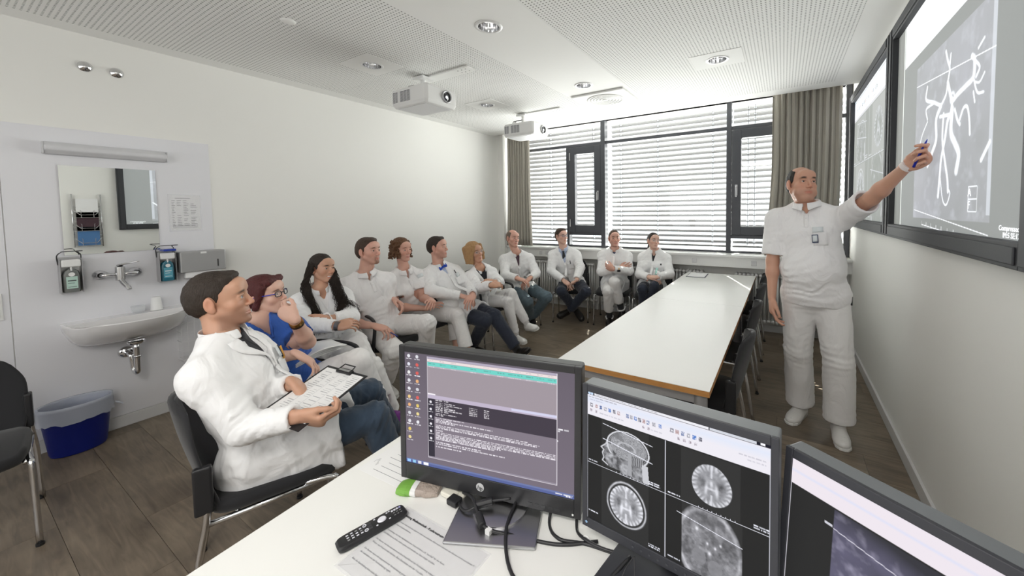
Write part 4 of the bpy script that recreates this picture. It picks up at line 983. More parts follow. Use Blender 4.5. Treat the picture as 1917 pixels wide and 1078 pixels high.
liner = mat('clear_liner', (.62, .66, .74), .25, alpha=.55)
rg = [oval(.124, .164, .225, wob=.010, seed=3), oval(.122, .162, .26, wob=.003, seed=4), oval(.121, .163, .31), oval(.121, .162, .332), oval(.108, .148, .33), oval(.104, .143, .28, wob=.004, seed=6), oval(.094, .13, .15), oval(.082, .11, .03)]
rs_ = random.Random(9)
rg = [[(x * (1 + rs_.uniform(-.02, .02)), y * (1 + rs_.uniform(-.02, .02)), z) for x, y, z in q] for q in rg]
obj('liner', MB().ring(rg, True, False), liner, bn, smooth=True)
obj('liner_knot', MB().tube(bez([(.06, .16, .27), (.075, .175, .26), (.07, .19, .245)]), .006, 6), liner, bn, smooth=True)
for y, w in ((.64, 'left'), (.785, 'right')):
    tag(obj('chrome_cap', MB().lathe([(.0, .022), (.012, .020), (.030, .008), (.036, 0)], 30, (XL, y, 2.60), 'x'), chrome, smooth=True), '%s one of two round chrome caps high on the left wall' % w, 'wall cap', 'chrome wall caps')
so = thing('light_switch', 'white switch and socket plate at the left edge of the wall', 'switch', (XL + .008, .20, 1.0))
obj('plate', MB().box(0, .008, -.09, .042, -.085, .085), whitep, so, bevel=.004)
obj('rocker', MB().box(.008, .013, -.03, .03, .012, .07), whitep, so, bevel=.004)
obj('socket', MB().box(.008, .012, -.03, .03, -.07, -.012), whitep, so, bevel=.004)
obj('key_symbol', MB().tube([(.0125, -.01, -.05), (.0125, .01, -.03)], .0015, 6), inkg, so)

# brochure rack opposite the mirror (seen in it)
br = thing('brochure_rack', 'wire brochure rack on the right wall seen in the mirror', 'rack', (XRt - .001, 1.29, 1.50))
for s in (-1, 1): obj('upright', MB().tube([(-.02, s * .135, -.39), (-.02, s * .135, .40)], .008, 10), chrome, br, smooth=True)
brm = [mat('brochure_blue', (.08, .20, .42), .4), mat('brochure_dark', (.06, .03, .04), .4), papm, mat('brochure_grey', (.5, .5, .5), .4)]
for i, (z, m_) in enumerate(((-.37, 0), (-.15, 1), (.05, 2))):
    obj('wire_pocket', MB().tube([(-.02, -.135, z + .12), (-.075, -.07, z + .04), (-.075, .07, z + .04), (-.02, .135, z + .12)], .004, 6).tube([(-.02, -.135, z), (-.06, -.11, z), (-.06, .11, z), (-.02, .135, z)], .004, 6).tube([(-.02, -.135, z + .18), (-.05, -.06, z + .10), (-.05, -.06, z)], .003, 6).tube([(-.02, .135, z + .18), (-.05, .06, z + .10), (-.05, .06, z)], .003, 6), chrome, br)
    b_ = tag(obj('brochure', MB().box(XRt - .05, XRt - .042, 1.29 - .105, 1.29 + .105, 1.50 + z + .004, 1.50 + z + .28), brm[m_]), ['blue brochure in the lowest pocket of the wire rack', 'dark red brochure in the middle pocket of the wire rack', 'white brochures in the top pocket of the wire rack'][i], 'brochure', 'brochures in the wire rack')
# ---------------------------------------------------------------- signed-distance modelling for people
_rs = np.random.RandomState(12)
_T = _rs.rand(32, 32, 32).astype(np.float32)
def vn(P, f):
    q = P * f + 100.37; i = np.floor(q).astype(np.int32); t = (q - i).astype(np.float32); t = t * t * (3 - 2 * t); i &= 31; j = (i + 1) & 31
    x0, y0, z0 = i[..., 0], i[..., 1], i[..., 2]; x1, y1, z1 = j[..., 0], j[..., 1], j[..., 2]; a, b_, c = t[..., 0], t[..., 1], t[..., 2]
    l = lambda u, v, w: u + (v - u) * w
    return l(l(l(_T[x0, y0, z0], _T[x1, y0, z0], a), l(_T[x0, y1, z0], _T[x1, y1, z0], a), b_), l(l(_T[x0, y0, z1], _T[x1, y0, z1], a), l(_T[x0, y1, z1], _T[x1, y1, z1], a), b_), c)
def A(*v): return np.array(v if len(v) > 1 else v[0], dtype=np.float64)
def nrm(v): v = np.asarray(v, float); return v / (np.linalg.norm(v) + 1e-12)
class Fd:
    def __init__(s, lo, hi, h):
        s.lo = A(lo); s.h = h; s.n = np.maximum(3, np.ceil((A(hi) - s.lo) / h).astype(int) + 1); s.F = np.full(s.n, 0.5, np.float32)
    def block(s, lo, hi):
        a = np.clip(np.floor((A(lo) - s.lo) / s.h).astype(int), 0, s.n); b_ = np.clip(np.ceil((A(hi) - s.lo) / s.h).astype(int) + 1, 0, s.n)
        if (b_ <= a).any(): return None, None
        g = [(s.lo[i] + s.h * np.arange(a[i], b_[i])).astype(np.float32) for i in range(3)]
        P = np.stack(np.meshgrid(*g, indexing='ij'), -1)
        return (slice(a[0], b_[0]), slice(a[1], b_[1]), slice(a[2], b_[2])), P
    def comb(s, sl, d, k, op):
        F = s.F[sl]
        if op == 'u':
            if k > 0: hh = np.maximum(k - np.abs(F - d), 0) / k; s.F[sl] = np.minimum(F, d) - hh * hh * k * .25
            else: s.F[sl] = np.minimum(F, d)
        else:
            d = -d
            if k > 0: hh = np.maximum(k - np.abs(F - d), 0) / k; s.F[sl] = np.maximum(F, d) + hh * hh * k * .25
            else: s.F[sl] = np.maximum(F, d)
    def cap(s, a, b_, ra, rb=None, k=.02, op='u', ax=None, sq=1.0):
        """tapered capsule; squashed by sq along the direction ax"""
        a, b_ = A(a), A(b_); rb = ra if rb is None else rb; m = max(ra, rb) + k + s.h * 2
        sl, P = s.block(np.minimum(a, b_) - m, np.maximum(a, b_) + m)
        if sl is None: return
        v = (b_ - a).astype(np.float32); L2 = float(v @ v) + 1e-9; q = P - a.astype(np.float32)
        t = np.clip(q @ v / L2, 0, 1); q = q - t[..., None] * v
        if ax is not None:
            ax = nrm(ax).astype(np.float32); c = q @ ax; q = q + (c * (1 / sq - 1))[..., None] * ax
        d = np.sqrt((q * q).sum(-1)) - (ra + (rb - ra) * t)
        s.comb(sl, d * (min(1, sq) ** .5), k, op)
    def ell(s, c, Rm, rad, k=.02, op='u', e=None):
        c = A(c); rad = A(rad); m = float(rad.max()) + k + 2 * s.h
        sl, P = s.block(c - m, c + m)
        if sl is None: return
        q = (P - c.astype(np.float32)) @ np.asarray(Rm, np.float32)      # columns of Rm are the local axes
        q = q / rad.astype(np.float32)
        if e: r = (np.abs(q) ** e).sum(-1) ** (1 / e)
        else: r = np.sqrt((q * q).sum(-1))
        s.comb(sl, (r - 1) * float(rad.min()) * 1.0, k, op)
    def box(s, c, Rm, half, r=.01, k=0, op='u'):
        c = A(c); half = A(half); m = float(np.linalg.norm(half)) + r + k + 2 * s.h
        sl, P = s.block(c - m, c + m)
        if sl is None: return
        q = np.abs((P - c.astype(np.float32)) @ np.asarray(Rm, np.float32)) - (half - r).astype(np.float32)
        d = np.sqrt((np.maximum(q, 0) ** 2).sum(-1)) + np.minimum(q.max(-1), 0) - r
        s.comb(sl, d, k, op)
    def plane(s, p, n, lim=None, k=0.0):
        """keep the side the normal points away from, within radius lim of p"""
        p, n = A(p), nrm(n); L = lim or 9
        sl, P = s.block(p - L, p + L)
        if sl is None: return
        q = P - p.astype(np.float32); d = -(q @ n.astype(np.float32))
        if lim: d = np.maximum(d, np.sqrt((q * q).sum(-1)) - lim)
        s.comb(sl, d, k, 's')
    def disp(s, fn, band=None):
        band = band or s.h * 3; idx = np.nonzero(np.abs(s.F) < band)
        P = np.stack(idx, -1) * s.h + s.lo; s.F[idx] += fn(P.astype(np.float32)).astype(np.float32)
    def mesh(s):
        F = s.F; S = F < 0
        S[0] = S[-1] = False; S[:, 0] = S[:, -1] = False; S[:, :, 0] = S[:, :, -1] = False
        F = np.where(S, np.minimum(F, -1e-6), np.maximum(F, 1e-6))
        c = [S[i:S.shape[0] - 1 + i, j:S.shape[1] - 1 + j, k:S.shape[2] - 1 + k] for i in (0, 1) for j in (0, 1) for k in (0, 1)]
        o = c[0].copy(); a = c[0].copy()
        for q in c[1:]: o |= q; a &= q
        act = o & ~a; I, J, K = np.nonzero(act); n = len(I); idm = np.full(act.shape, -1, np.int32); idm[I, J, K] = np.arange(n)
        P = np.zeros((n, 3)); cnt = np.zeros(n)
        for ax in range(3):
            for u in (0, 1):
                for v in (0, 1):
                    off = [0, 0, 0]; o2 = [i for i in range(3) if i != ax]; off[o2[0]] = u; off[o2[1]] = v
                    i0, j0, k0 = I + off[0], J + off[1], K + off[2]; i1, j1, k1 = i0 + (ax == 0), j0 + (ax == 1), k0 + (ax == 2)
                    f0, f1 = F[i0, j0, k0], F[i1, j1, k1]; m = (f0 < 0) != (f1 < 0)
                    t = np.where(m, f0 / np.where(m, f0 - f1, 1), 0); pt = np.tile(np.array(off, float), (n, 1)); pt[:, ax] = t
                    P += pt * m[:, None]; cnt += m
        P = P / cnt[:, None] + np.stack([I, J, K], -1); P = P * s.h + s.lo
        Q = []
        for ax in range(3):
            sl0 = [slice(None)] * 3; sl1 = [slice(None)] * 3; sl0[ax] = slice(0, -1); sl1[ax] = slice(1, None)
            cr = S[tuple(sl0)] != S[tuple(sl1)]; E_ = np.nonzero(cr); e = np.stack(E_, -1); o2 = [i for i in range(3) if i != ax]
            ok = (e[:, o2[0]] > 0) & (e[:, o2[1]] > 0) & (e[:, o2[0]] < act.shape[o2[0]]) & (e[:, o2[1]] < act.shape[o2[1]]); e = e[ok]
            def cid(du, dv):
                g = e.copy(); g[:, o2[0]] -= du; g[:, o2[1]] -= dv; return idm[g[:, 0], g[:, 1], g[:, 2]]
            q = np.stack([cid(1, 1), cid(0, 1), cid(0, 0), cid(1, 0)], -1)
            fl_ = S[e[:, 0], e[:, 1], e[:, 2]]
            if ax == 1: fl_ = ~fl_
            q[~fl_] = q[~fl_][:, ::-1]; Q.append(q)
        Q = np.concatenate(Q); Q = Q[(Q >= 0).all(1)]
        return P, Q
    def hit(s, p, d, L=.4):
        """march from p along d, return the first surface point"""
        d = nrm(d); t = 0.0
        while t < L:
            g = (A(p) + d * t - s.lo) / s.h; i = np.round(g).astype(int)
            if (i >= 0).all() and (i < s.n).all() and s.F[tuple(i)] < 0: return A(p) + d * t
            t += s.h * .35
        return A(p) + d * L * .5
def mesh_np(name, P, Q, mats, parent, org, col=None, midx=None):
    me = bpy.data.meshes.new(name); me.vertices.add(len(P)); me.vertices.foreach_set('co', (P - org).astype(np.float32).ravel())
    me.loops.add(Q.size); me.loops.foreach_set('vertex_index', Q.ravel().astype(np.int32)); me.polygons.add(len(Q)); me.polygons.foreach_set('loop_start', np.arange(0, Q.size, 4, dtype=np.int32))
    me.update(); me.polygons.foreach_set('use_smooth', np.ones(len(Q), bool))
    if col is not None:
        ca = me.color_attributes.new('Col', 'FLOAT_COLOR', 'POINT'); ca.data.foreach_set('color', np.concatenate([col, np.ones((len(P), 1))], 1).astype(np.float32).ravel())
    for m in (mats if isinstance(mats, (list, tuple)) else [mats]): me.materials.append(m)
    if midx is not None: me.polygons.foreach_set('material_index', midx)
    me.validate()
    o = bpy.data.objects.new(name, me); COL.objects.link(o)
    if parent: o.parent = parent
    else: o.location = tuple(org)
    return o

skin_m = mat('skin', (.6, .4, .3), .48, bump=.06, bscale=500, subs=.12)
_a = skin_m.node_tree.nodes.new('ShaderNodeAttribute'); _a.attribute_name = 'Col'
skin_m.node_tree.links.new(_a.outputs['Color'], skin_m.node_tree.nodes['Principled BSDF'].inputs['Base Color'])
def cloth(name, c, rough=.85, b=.06, s=420, crease=.55, **k):
    m = mat(name, c, rough, bump=b, bscale=s, sheen=.15, **k); nt = m.node_tree; N = nt.nodes; L = nt.links; bp0 = [n for n in N if n.type == 'BUMP'][0]
    tc = N.new('ShaderNodeTexCoord'); n1 = N.new('ShaderNodeTexNoise'); n1.inputs['Scale'].default_value = 7; n1.inputs['Detail'].default_value = 2.5; n1.inputs['Distortion'].default_value = 1.6
    mp = N.new('ShaderNodeMapping'); mp.inputs['Scale'].default_value = (1, 1, .6); mp.inputs['Rotation'].default_value = (.5, .35, .2); L.new(tc.outputs['Object'], mp.inputs['Vector']); L.new(mp.outputs[0], n1.inputs['Vector'])
    s1 = N.new('ShaderNodeMath'); s1.operation = 'SUBTRACT'; s1.inputs[1].default_value = .5; L.new(n1.outputs['Fac'], s1.inputs[0]); s2 = N.new('ShaderNodeMath'); s2.operation = 'ABSOLUTE'; L.new(s1.outputs[0], s2.inputs[0])
    s3 = N.new('ShaderNodeMath'); s3.operation = 'POWER'; s3.inputs[1].default_value = .6; L.new(s2.outputs[0], s3.inputs[0])
    b2 = N.new('ShaderNodeBump'); b2.inputs['Strength'].default_value = crease; b2.inputs['Distance'].default_value = .03; L.new(n1.outputs['Fac'], b2.inputs['Height']); L.new(bp0.outputs['Normal'], b2.inputs['Normal']); L.new(b2.outputs['Normal'], N['Principled BSDF'].inputs['Normal'])
    return m
coat_w = cloth('white_coat_cotton', (.84, .84, .845)); polo_w = cloth('white_polo_knit', (.82, .81, .815)); trou_w = cloth('white_trousers', (.80, .79, .785))
jeans_m = cloth('blue_denim', (.034, .056, .090), var=.6, vscale=14, b=.15, s=700); jeans_l = cloth('faded_denim', (.11, .155, .185), var=.5, vscale=12, b=.15, s=700); navy_m = cloth('navy_cloth', (.022, .028, .046), var=.2, vscale=9)
scrub_m = cloth('royal_blue_scrub', (.030, .105, .42)); shirt_k = cloth('black_shirt', (.015, .015, .02)); shirt_b = cloth('pale_blue_shirt', (.45, .52, .68)); plaid = cloth('dark_check_shirt', (.10, .06, .08), var=.8, vscale=60)
shoe_w = mat('white_shoe_leather', (.74, .73, .71), .45); shoe_k = mat('black_shoe_leather', (.015, .013, .012), .35); sock_k = cloth('black_sock', (.02, .02, .022)); sole_m = mat('white_rubber', (.7, .7, .68), .6); purple = mat('purple_shoe', (.16, .02, .22), .5)
eye_m = mat('eye_white', (.50, .47, .45), .25, coat=.3)
def hair_mat(n, c): return mat(n, c, .62, bump=.6, bscale=260, stretch=(1, 1, .25), var=.35, vscale=120)

def frame(yaw, pitch=0, roll=0):
    y, p, r = R(yaw), R(pitch), R(roll)
    f = A(math.sin(y) * math.cos(p), math.cos(y) * math.cos(p), math.sin(p)); r0 = A(math.cos(y), -math.sin(y), 0); u0 = np.cross(r0, f)
    rr_ = r0 * math.cos(r) + u0 * math.sin(r); u = np.cross(rr_, f)
    return np.stack([rr_, f, u], 1)      # columns: right, forward, up

def head_prims(F, H, M, s, fem=False, chub=0.0, smile=False, long_=0.0):
    """local head axes x right, y forward, z up, eye level at 0"""
    w = lambda x, y, z: H + M @ (A(x, y, z) * s)
    e = lambda c, r, k=.012, op='u': F.ell(w(*c), M, A(*r) * s, k, op)
    c_ = lambda a, b_, ra, rb=None, k=.008, op='u', **q: F.cap(w(*a), w(*b_), ra * s, (rb if rb is not None else ra) * s, k, op, **q)
    jw = 1.0 - (.07 if fem else 0) + chub * .5
    e((0, -.015, .033), (.0735, .090, .083)); e((0, -.050, .005), (.063, .055, .063), .02)
    e((0, .030, .005), (.061, .056, .075), .02)
    e((0, .028, -.045), (.056 * jw + chub * .02, .054, .066), .02)
    for sx in (-1, 1):
        c_((sx * .053 * jw, -.002, -.050), (sx * .020, .060, -.100), .019, .015, .02)
        e((sx * .040, .053, -.026), (.024, .022, .020 + .004 * smile), .018)
        if chub: e((sx * .042, .045, -.068), (.028, .026, .028), .02)
    e((0, .072, -.101 - long_), (.020, .017, .016), .014)
    if chub: e((0, .035, -.112), (.045, .040, .022), .02)
    c_((-.034, .076, .026), (.034, .076, .026), .011 if not fem else .007, None, .015)
    e((0, .070, .050), (.050, .024, .028), .02)
    # eye sockets, lids
    for sx in (-1, 1):
        e((sx * .031, .090, .004), (.018, .0125, .0115), .010, 's')
        e((sx * .031, .0715, .0), (.0150, .0125, .0125), .003)
        c_((sx * .019, .0838, .0060), (sx * .043, .0778, .0062), .0046, None, .004)
        c_((sx * .019, .0835, -.0080), (sx * .043, .0775, -.0070), .0032, None, .004)
        e((sx * .0315, .0865, -.0005), (.0118, .0055, .0043), .0015, 's')
    # nose
    c_((0, .080, .018), (0, .1000, -.028), .0062, .0084, .008); e((0, .1000, -.034), (.0098, .0108, .0088), .006)
    for sx in (-1, 1):
        e((sx * .0115, .0920, -.038), (.0072, .0100, .0070), .005); e((sx * .0065, .0985, -.0455), (.0032, .0042, .0026), .002, 's')
    # mouth
    mw = .026 if smile else .022; mz = -.0685 if smile else -.070; up = .004 if smile else 0
    e((0, .069, -.068), (.030, .017, .022), .014)
    for sx in (-1, 1):
        c_((sx * mw, .0755, mz + up), (0, .0865, mz + .0045), .0034, .0046, .003); c_((sx * mw, .0750, mz + up), (0, .0855, mz - .0072), .0032, .0056, .003)
        c_((sx * mw * .96, .0805, mz + up), (0, .0925, mz - .0010), .0013 + .002 * smile, .0020 + .0032 * smile, .0015, 's')
    # ears
    for sx in (-1, 1):
        E2 = M @ np.array([[1, 0, 0], [0, 1, 0], [0, 0, 1]], float)
        F.ell(w(sx * .078, -.010, -.004), E2, A(.0085, .018, .031) * s, .004); F.ell(w(sx * .074, -.004, -.028), E2, A(.007, .010, .012) * s, .006)
        F.ell(w(sx * .088, -.008, -.002), E2, A(.007, .0105, .020) * s, .003, 's')

def hand_prims(F, W, d, n, right, curl, s=1.0, spread=.10, thumb=(.6, .35), k=.005):
    """curl: bend per finger (index..little); d direction of the palm, n outward palm normal"""
    d = nrm(d); n = nrm(A(n) - d * (A(n) @ d)); t = np.cross(d, n) if right else np.cross(n, d)      # thumb side
    B = np.stack([t, d, n], 1); w = lambda x, y, z: A(W) + B @ (A(x, y, z) * s)
    F.cap(w(0, -.02, 0), w(0, .012, 0), .025 * s, .026 * s, k, ax=n, sq=.75)
    F.ell(w(.000, .045, -.002), B, A(.041, .052, .0155) * s, .012, e=2.6); F.ell(w(.026, .028, .008), B, A(.018, .030, .014) * s, .012); F.ell(w(-.026, .035, .005), B, A(.014, .034, .012) * s, .01)
    bx = (.030, .010, -.010, -.029); by = (.088, .092, .088, .079); L = ((.043, .026, .021), (.047, .030, .022), (.043, .028, .022), (.034, .021, .019)); rr_ = (.0092, .0094, .0088, .0078)
    for i in range(4):
        c = curl[i] if hasattr(curl, '__len__') else curl
        p = w(bx[i], by[i] - .012, 0); ang = 0; sp = spread * (1.2 - i * .8); r = rr_[i]
        for j, l in enumerate(L[i]):
            ang += c * (.85 if j == 0 else 1.0 if j == 1 else .7)
            v = A(math.sin(sp), math.cos(sp) * math.cos(ang), math.sin(ang)) ; q = p + B @ (v * s) * (l + (.012 if j == 0 else 0))
            F.cap(p, q, r * s * (1 - .07 * j), r * s * (.93 - .08 * j), .003 if j else .006); p = q
    o, b_ = thumb; p = w(.028, .020, .006)
    v1 = nrm(A(math.sin(o), math.cos(o), .35 * b_ + .15)); q = p + B @ v1 * .042 * s; F.cap(p, q, .0145 * s, .0118 * s, .010)
    v2 = nrm(A(math.sin(o - b_), math.cos(o - b_), .5 * b_ + .1)); q2 = q + B @ v2 * .032 * s; F.cap(q, q2, .0115 * s, .0105 * s, .004)
    v3 = nrm(A(math.sin(o - b_ * 1.8), math.cos(o - b_ * 1.8), .7 * b_ + .1)); q3 = q2 + B @ v3 * .024 * s; F.cap(q2, q3, .0105 * s, .0082 * s, .003)
    return B

def folds(seed, amp, joints=(), axis=(0, 0, 1), f=8.0, sag=None):
    off = A(seed * 1.7, seed * .9, seed * 2.3).astype(np.float32)
    def fn(P):
        Q = P + off; w = np.stack([vn(Q, 5), vn(Q + 9, 5), vn(Q + 17, 5)], -1) - .5
        Qw = Q + w * .10
        r1 = 1 - np.abs(2 * vn(Qw * A(1, 1, .55).astype(np.float32), f) - 1); r2 = 1 - np.abs(2 * vn(Qw * A(1, 1, .8).astype(np.float32), f * 2.3) - 1)
        o = -amp * (r1 ** 3 - .3) - amp * .45 * (r2 ** 3 - .3)
        for (c, d, rad, wl, am) in joints:
            q = P - A(c).astype(np.float32); dist2 = (q * q).sum(-1); t = q @ nrm(d).astype(np.float32)
            ph = t * (2 * PI / wl) + (vn(Q, 11) - .5) * 9 + (vn(Q + 5, 5) - .5) * 7; am = am * (.25 + 1.5 * vn(Q + 3, 9) ** 2)
            o += -am * np.sin(ph) ** 3 * np.exp(-dist2 / rad ** 2)
        return o
    return fn

def local_pts(P, H, M, s): return ((P - H) @ M) / s

def skin_colors(P, H, M, s, base, kind):
    q = local_pts(P, H, M, s); n = len(P); C = np.tile(A(base), (n, 1)); x, y, z = q[:, 0], q[:, 1], q[:, 2]
    g = lambda cx, cy, cz, rx, ry, rz: np.exp(-(((x - cx) / rx) ** 2 + ((y - cy) / ry) ** 2 + ((z - cz) / rz) ** 2))
    ax = np.abs(x)
    red = np.exp(-(((ax - .040) / .020) ** 2 + ((y - .06) / .03) ** 2 + ((z + .030) / .020) ** 2)) * .35 + g(0, .105, -.035, .014, .02, .014) * .4 + np.exp(-(((ax - .080) / .015) ** 2 + ((y + .008) / .03) ** 2 + (z / .04) ** 2)) * .35
    C += red[:, None] * (A(base) * A(1.05, .62, .55) - C)
    lips = np.exp(-((ax / .0235) ** 4 + ((z + .0705) / .0095) ** 4)) * (y > .072); lc = kind.get('lips', A(base) * A(.80, .45, .45)); C += (lips * kind.get('lip_w', .8))[:, None] * (A(lc) - C)
    bz = .0205 + .004 * np.cos((ax - .030) / .022 * 1.5)
    brow = np.exp(-(((ax - .032) / .0155) ** 4 + ((z - bz) / (.0042 if kind.get('fem') else .0052)) ** 4)) * (y > .05); C += (brow * kind.get('brow_w', .9))[:, None] * (A(kind.get('brow', (.05, .035, .025))) - C)
    lash = np.exp(-(((ax - .0315) / .0125) ** 4 + ((z - .0060) / .0022) ** 4)) * (y > .065); C += (lash * .75)[:, None] * (A(.05, .03, .025) - C)
    sh = kind.get('stubble', 0)
    if sh:
        m = np.clip((-.045 - z) / .02, 0, 1) * np.clip((y - (-.01)) / .02, 0, 1) * np.clip((z + .135) / .02, 0, 1); m = m * (1 - lips); C += (m * min(.85, sh * 1.7))[:, None] * (A(base) * A(.50, .46, .46) - C)
    if kind.get('goatee'):
        m = np.exp(-((ax / .026) ** 6 + ((z + .085) / .034) ** 6)) * (1 - np.exp(-((ax / .018) ** 6 + ((z + .072) / .012) ** 6))) * (y > .055); C += (m * .75)[:, None] * (A(.16, .075, .04) - C)
    sk = (z > .03) * kind.get('scalp', 0) * ((z > .06 - y * 0) & (y < .05)); C += sk[:, None] * (A(base) * .75 - C)
    return np.clip(C, 0, 1)

def hairline(q, z): return np.interp(z, [-.09, -.068, -.045, -.02, .0, .028, .05, .070, .088, .12], q)
def build_hair(pers, H, M, s, style, hm, org, h, seed=1):
    w = lambda x, y, z: H + M @ (A(x, y, z) * s)
    lo, hi = H - .24 * s, H + .20 * s
    if style in ('bob', 'curly'): lo = H - .25 * s
    F = Fd(lo, hi, h)
    E = lambda c, r, k=.01, op='u': F.ell(w(*c), M, A(*r) * s, k, op)
    t = dict(short=.006, crop=.004, side=.008, bald=.0055, greybald=.005, long=.008, tied=.006, red=.011, bob=.012, curly=.010)[style]
    E((0, -.015, .033), (.0735 + t, .090 + t, .083 + t * 1.1)); E((0, -.050, .003), (.063 + t, .055 + t, .064 + t), .02)
    if style == 'side': E((.0, .044, .094), (.050, .030, .020), .02)
    if style == 'short': E((.0, .052, .092), (.044, .022, .018), .02)
    sl, P = F.block(lo, hi); q = (P - H.astype(np.float32)) @ M.astype(np.float32) / s
    x, y, z = q[..., 0], q[..., 1], q[..., 2]; nz = (vn(q.astype(np.float32), 60) - .5) * .012
    prof = {'short': [-.16, -.075, -.045, -.012, .016, .020, .040, .058, .074, .12], 'crop': [-.16, -.075, -.045, -.012, .012, .020, .040, .055, .070, .12], 'side': [-.16, -.075, -.045, -.012, .018, .022, .046, .062, .080, .14]}.get(style, [-.16, -.075, -.045, -.010, .016, .022, .042, .060, .080, .13])
    if style in ('bald', 'greybald'): prof = [-.16, -.078, -.045, -.014, .020, .036, .042, .038, .0, -.06]
    if style in ('long', 'red', 'tied', 'bob', 'curly'): prof = [-.10, -.045, -.03, -.004, .026, .034, .050, .066, .080, .13]
    yh = hairline(prof, z); cut = (y - yh + nz)
    F.F[sl] = np.maximum(F.F[sl], cut.astype(np.float32) * s)
    if style in ('bald', 'greybald'):
        top = np.minimum(z - (.030 if style == 'bald' else .05) - .3 * np.maximum(0, -y - .03), (.064 if style == 'bald' else .050) - .18 * np.maximum(z - .03, 0) - np.abs(x) + .3 * np.maximum(0, -y - .02)) + nz
        F.F[sl] = np.maximum(F.F[sl], top.astype(np.float32) * s)
    ear = np.sqrt(((np.abs(x) - .08) / .02) ** 2 + ((y + .008) / .020) ** 2 + ((z + .004) / .034) ** 2) - 1
    if style not in ('bob', 'curly', 'red'): F.F[sl] = np.maximum(F.F[sl], (-ear * .02).astype(np.float32) * s)
    rs = np.random.RandomState(seed)
    if style == 'red':
        for sx in (-1, 1): F.cap(w(sx * .070, .035, .055), w(sx * .078, -.02, -.055), .020 * s, .016 * s, .01)
        F.cap(w(-.05, .060, .085), w(.045, .062, .078), .022 * s, .020 * s, .015); E((0, -.10, -.03), (.035, .03, .035), .02)
    if style == 'tied': E((0, -.105, -.02), (.024, .025, .03), .02); F.cap(w(0, -.12, -.03), w(.03, -.125, -.16), .017 * s, .008 * s, .01)
    if style == 'bob':
        for a in np.linspace(-2.1, 2.1, 15):
            ca, sa = math.cos(a), math.sin(a); r0 = .088
            F.cap(w(r0 * sa, -.02 - r0 * ca, .06), w((r0 + .008) * sa, -.018 - (r0 + .002) * ca, -.10 + rs.uniform(-.01, .01)), .024 * s, .017 * s, .012)
        for sx in (-1, 1): F.cap(w(sx * .045, .075, .075), w(sx * .082, .045, -.03), .016 * s, .015 * s, .01); F.cap(w(sx * .082, .045, -.03), w(sx * .078, .03, -.09), .015 * s, .012 * s, .01)
    if style == 'curly':
        for i in range(420):
            a = rs.uniform(-2.35, 2.35); zz = rs.uniform(-.085, .09); rr_ = (.092 if zz < .05 else .080) + rs.uniform(-.004, .012) + (.010 if zz < -.01 else 0)
            F.ell(w(rr_ * .92 * math.sin(a), -.022 - rr_ * math.cos(a), zz), M, A(1, 1, 1) * rs.uniform(.007, .013) * s, .003)
    am = {'curly': .004, 'bob': .0035, 'red': .003, 'long': .003}.get(style, .0022)
    def strands(P_):
        q_ = local_pts(P_, H, M, s).astype(np.float32); q_[:, 0] += .01 * np.sin(q_[:, 2] * 30)
        return -am * (vn(q_ * A(3.2, 1.1, .55).astype(np.float32), 60) - .5) * 2 - am * .5 * (vn(q_, 140) - .5) * 2
    F.disp(strands, h * 4)
    P_, Q = F.mesh(); return mesh_np('hair', P_, Q, hm, pers, org)
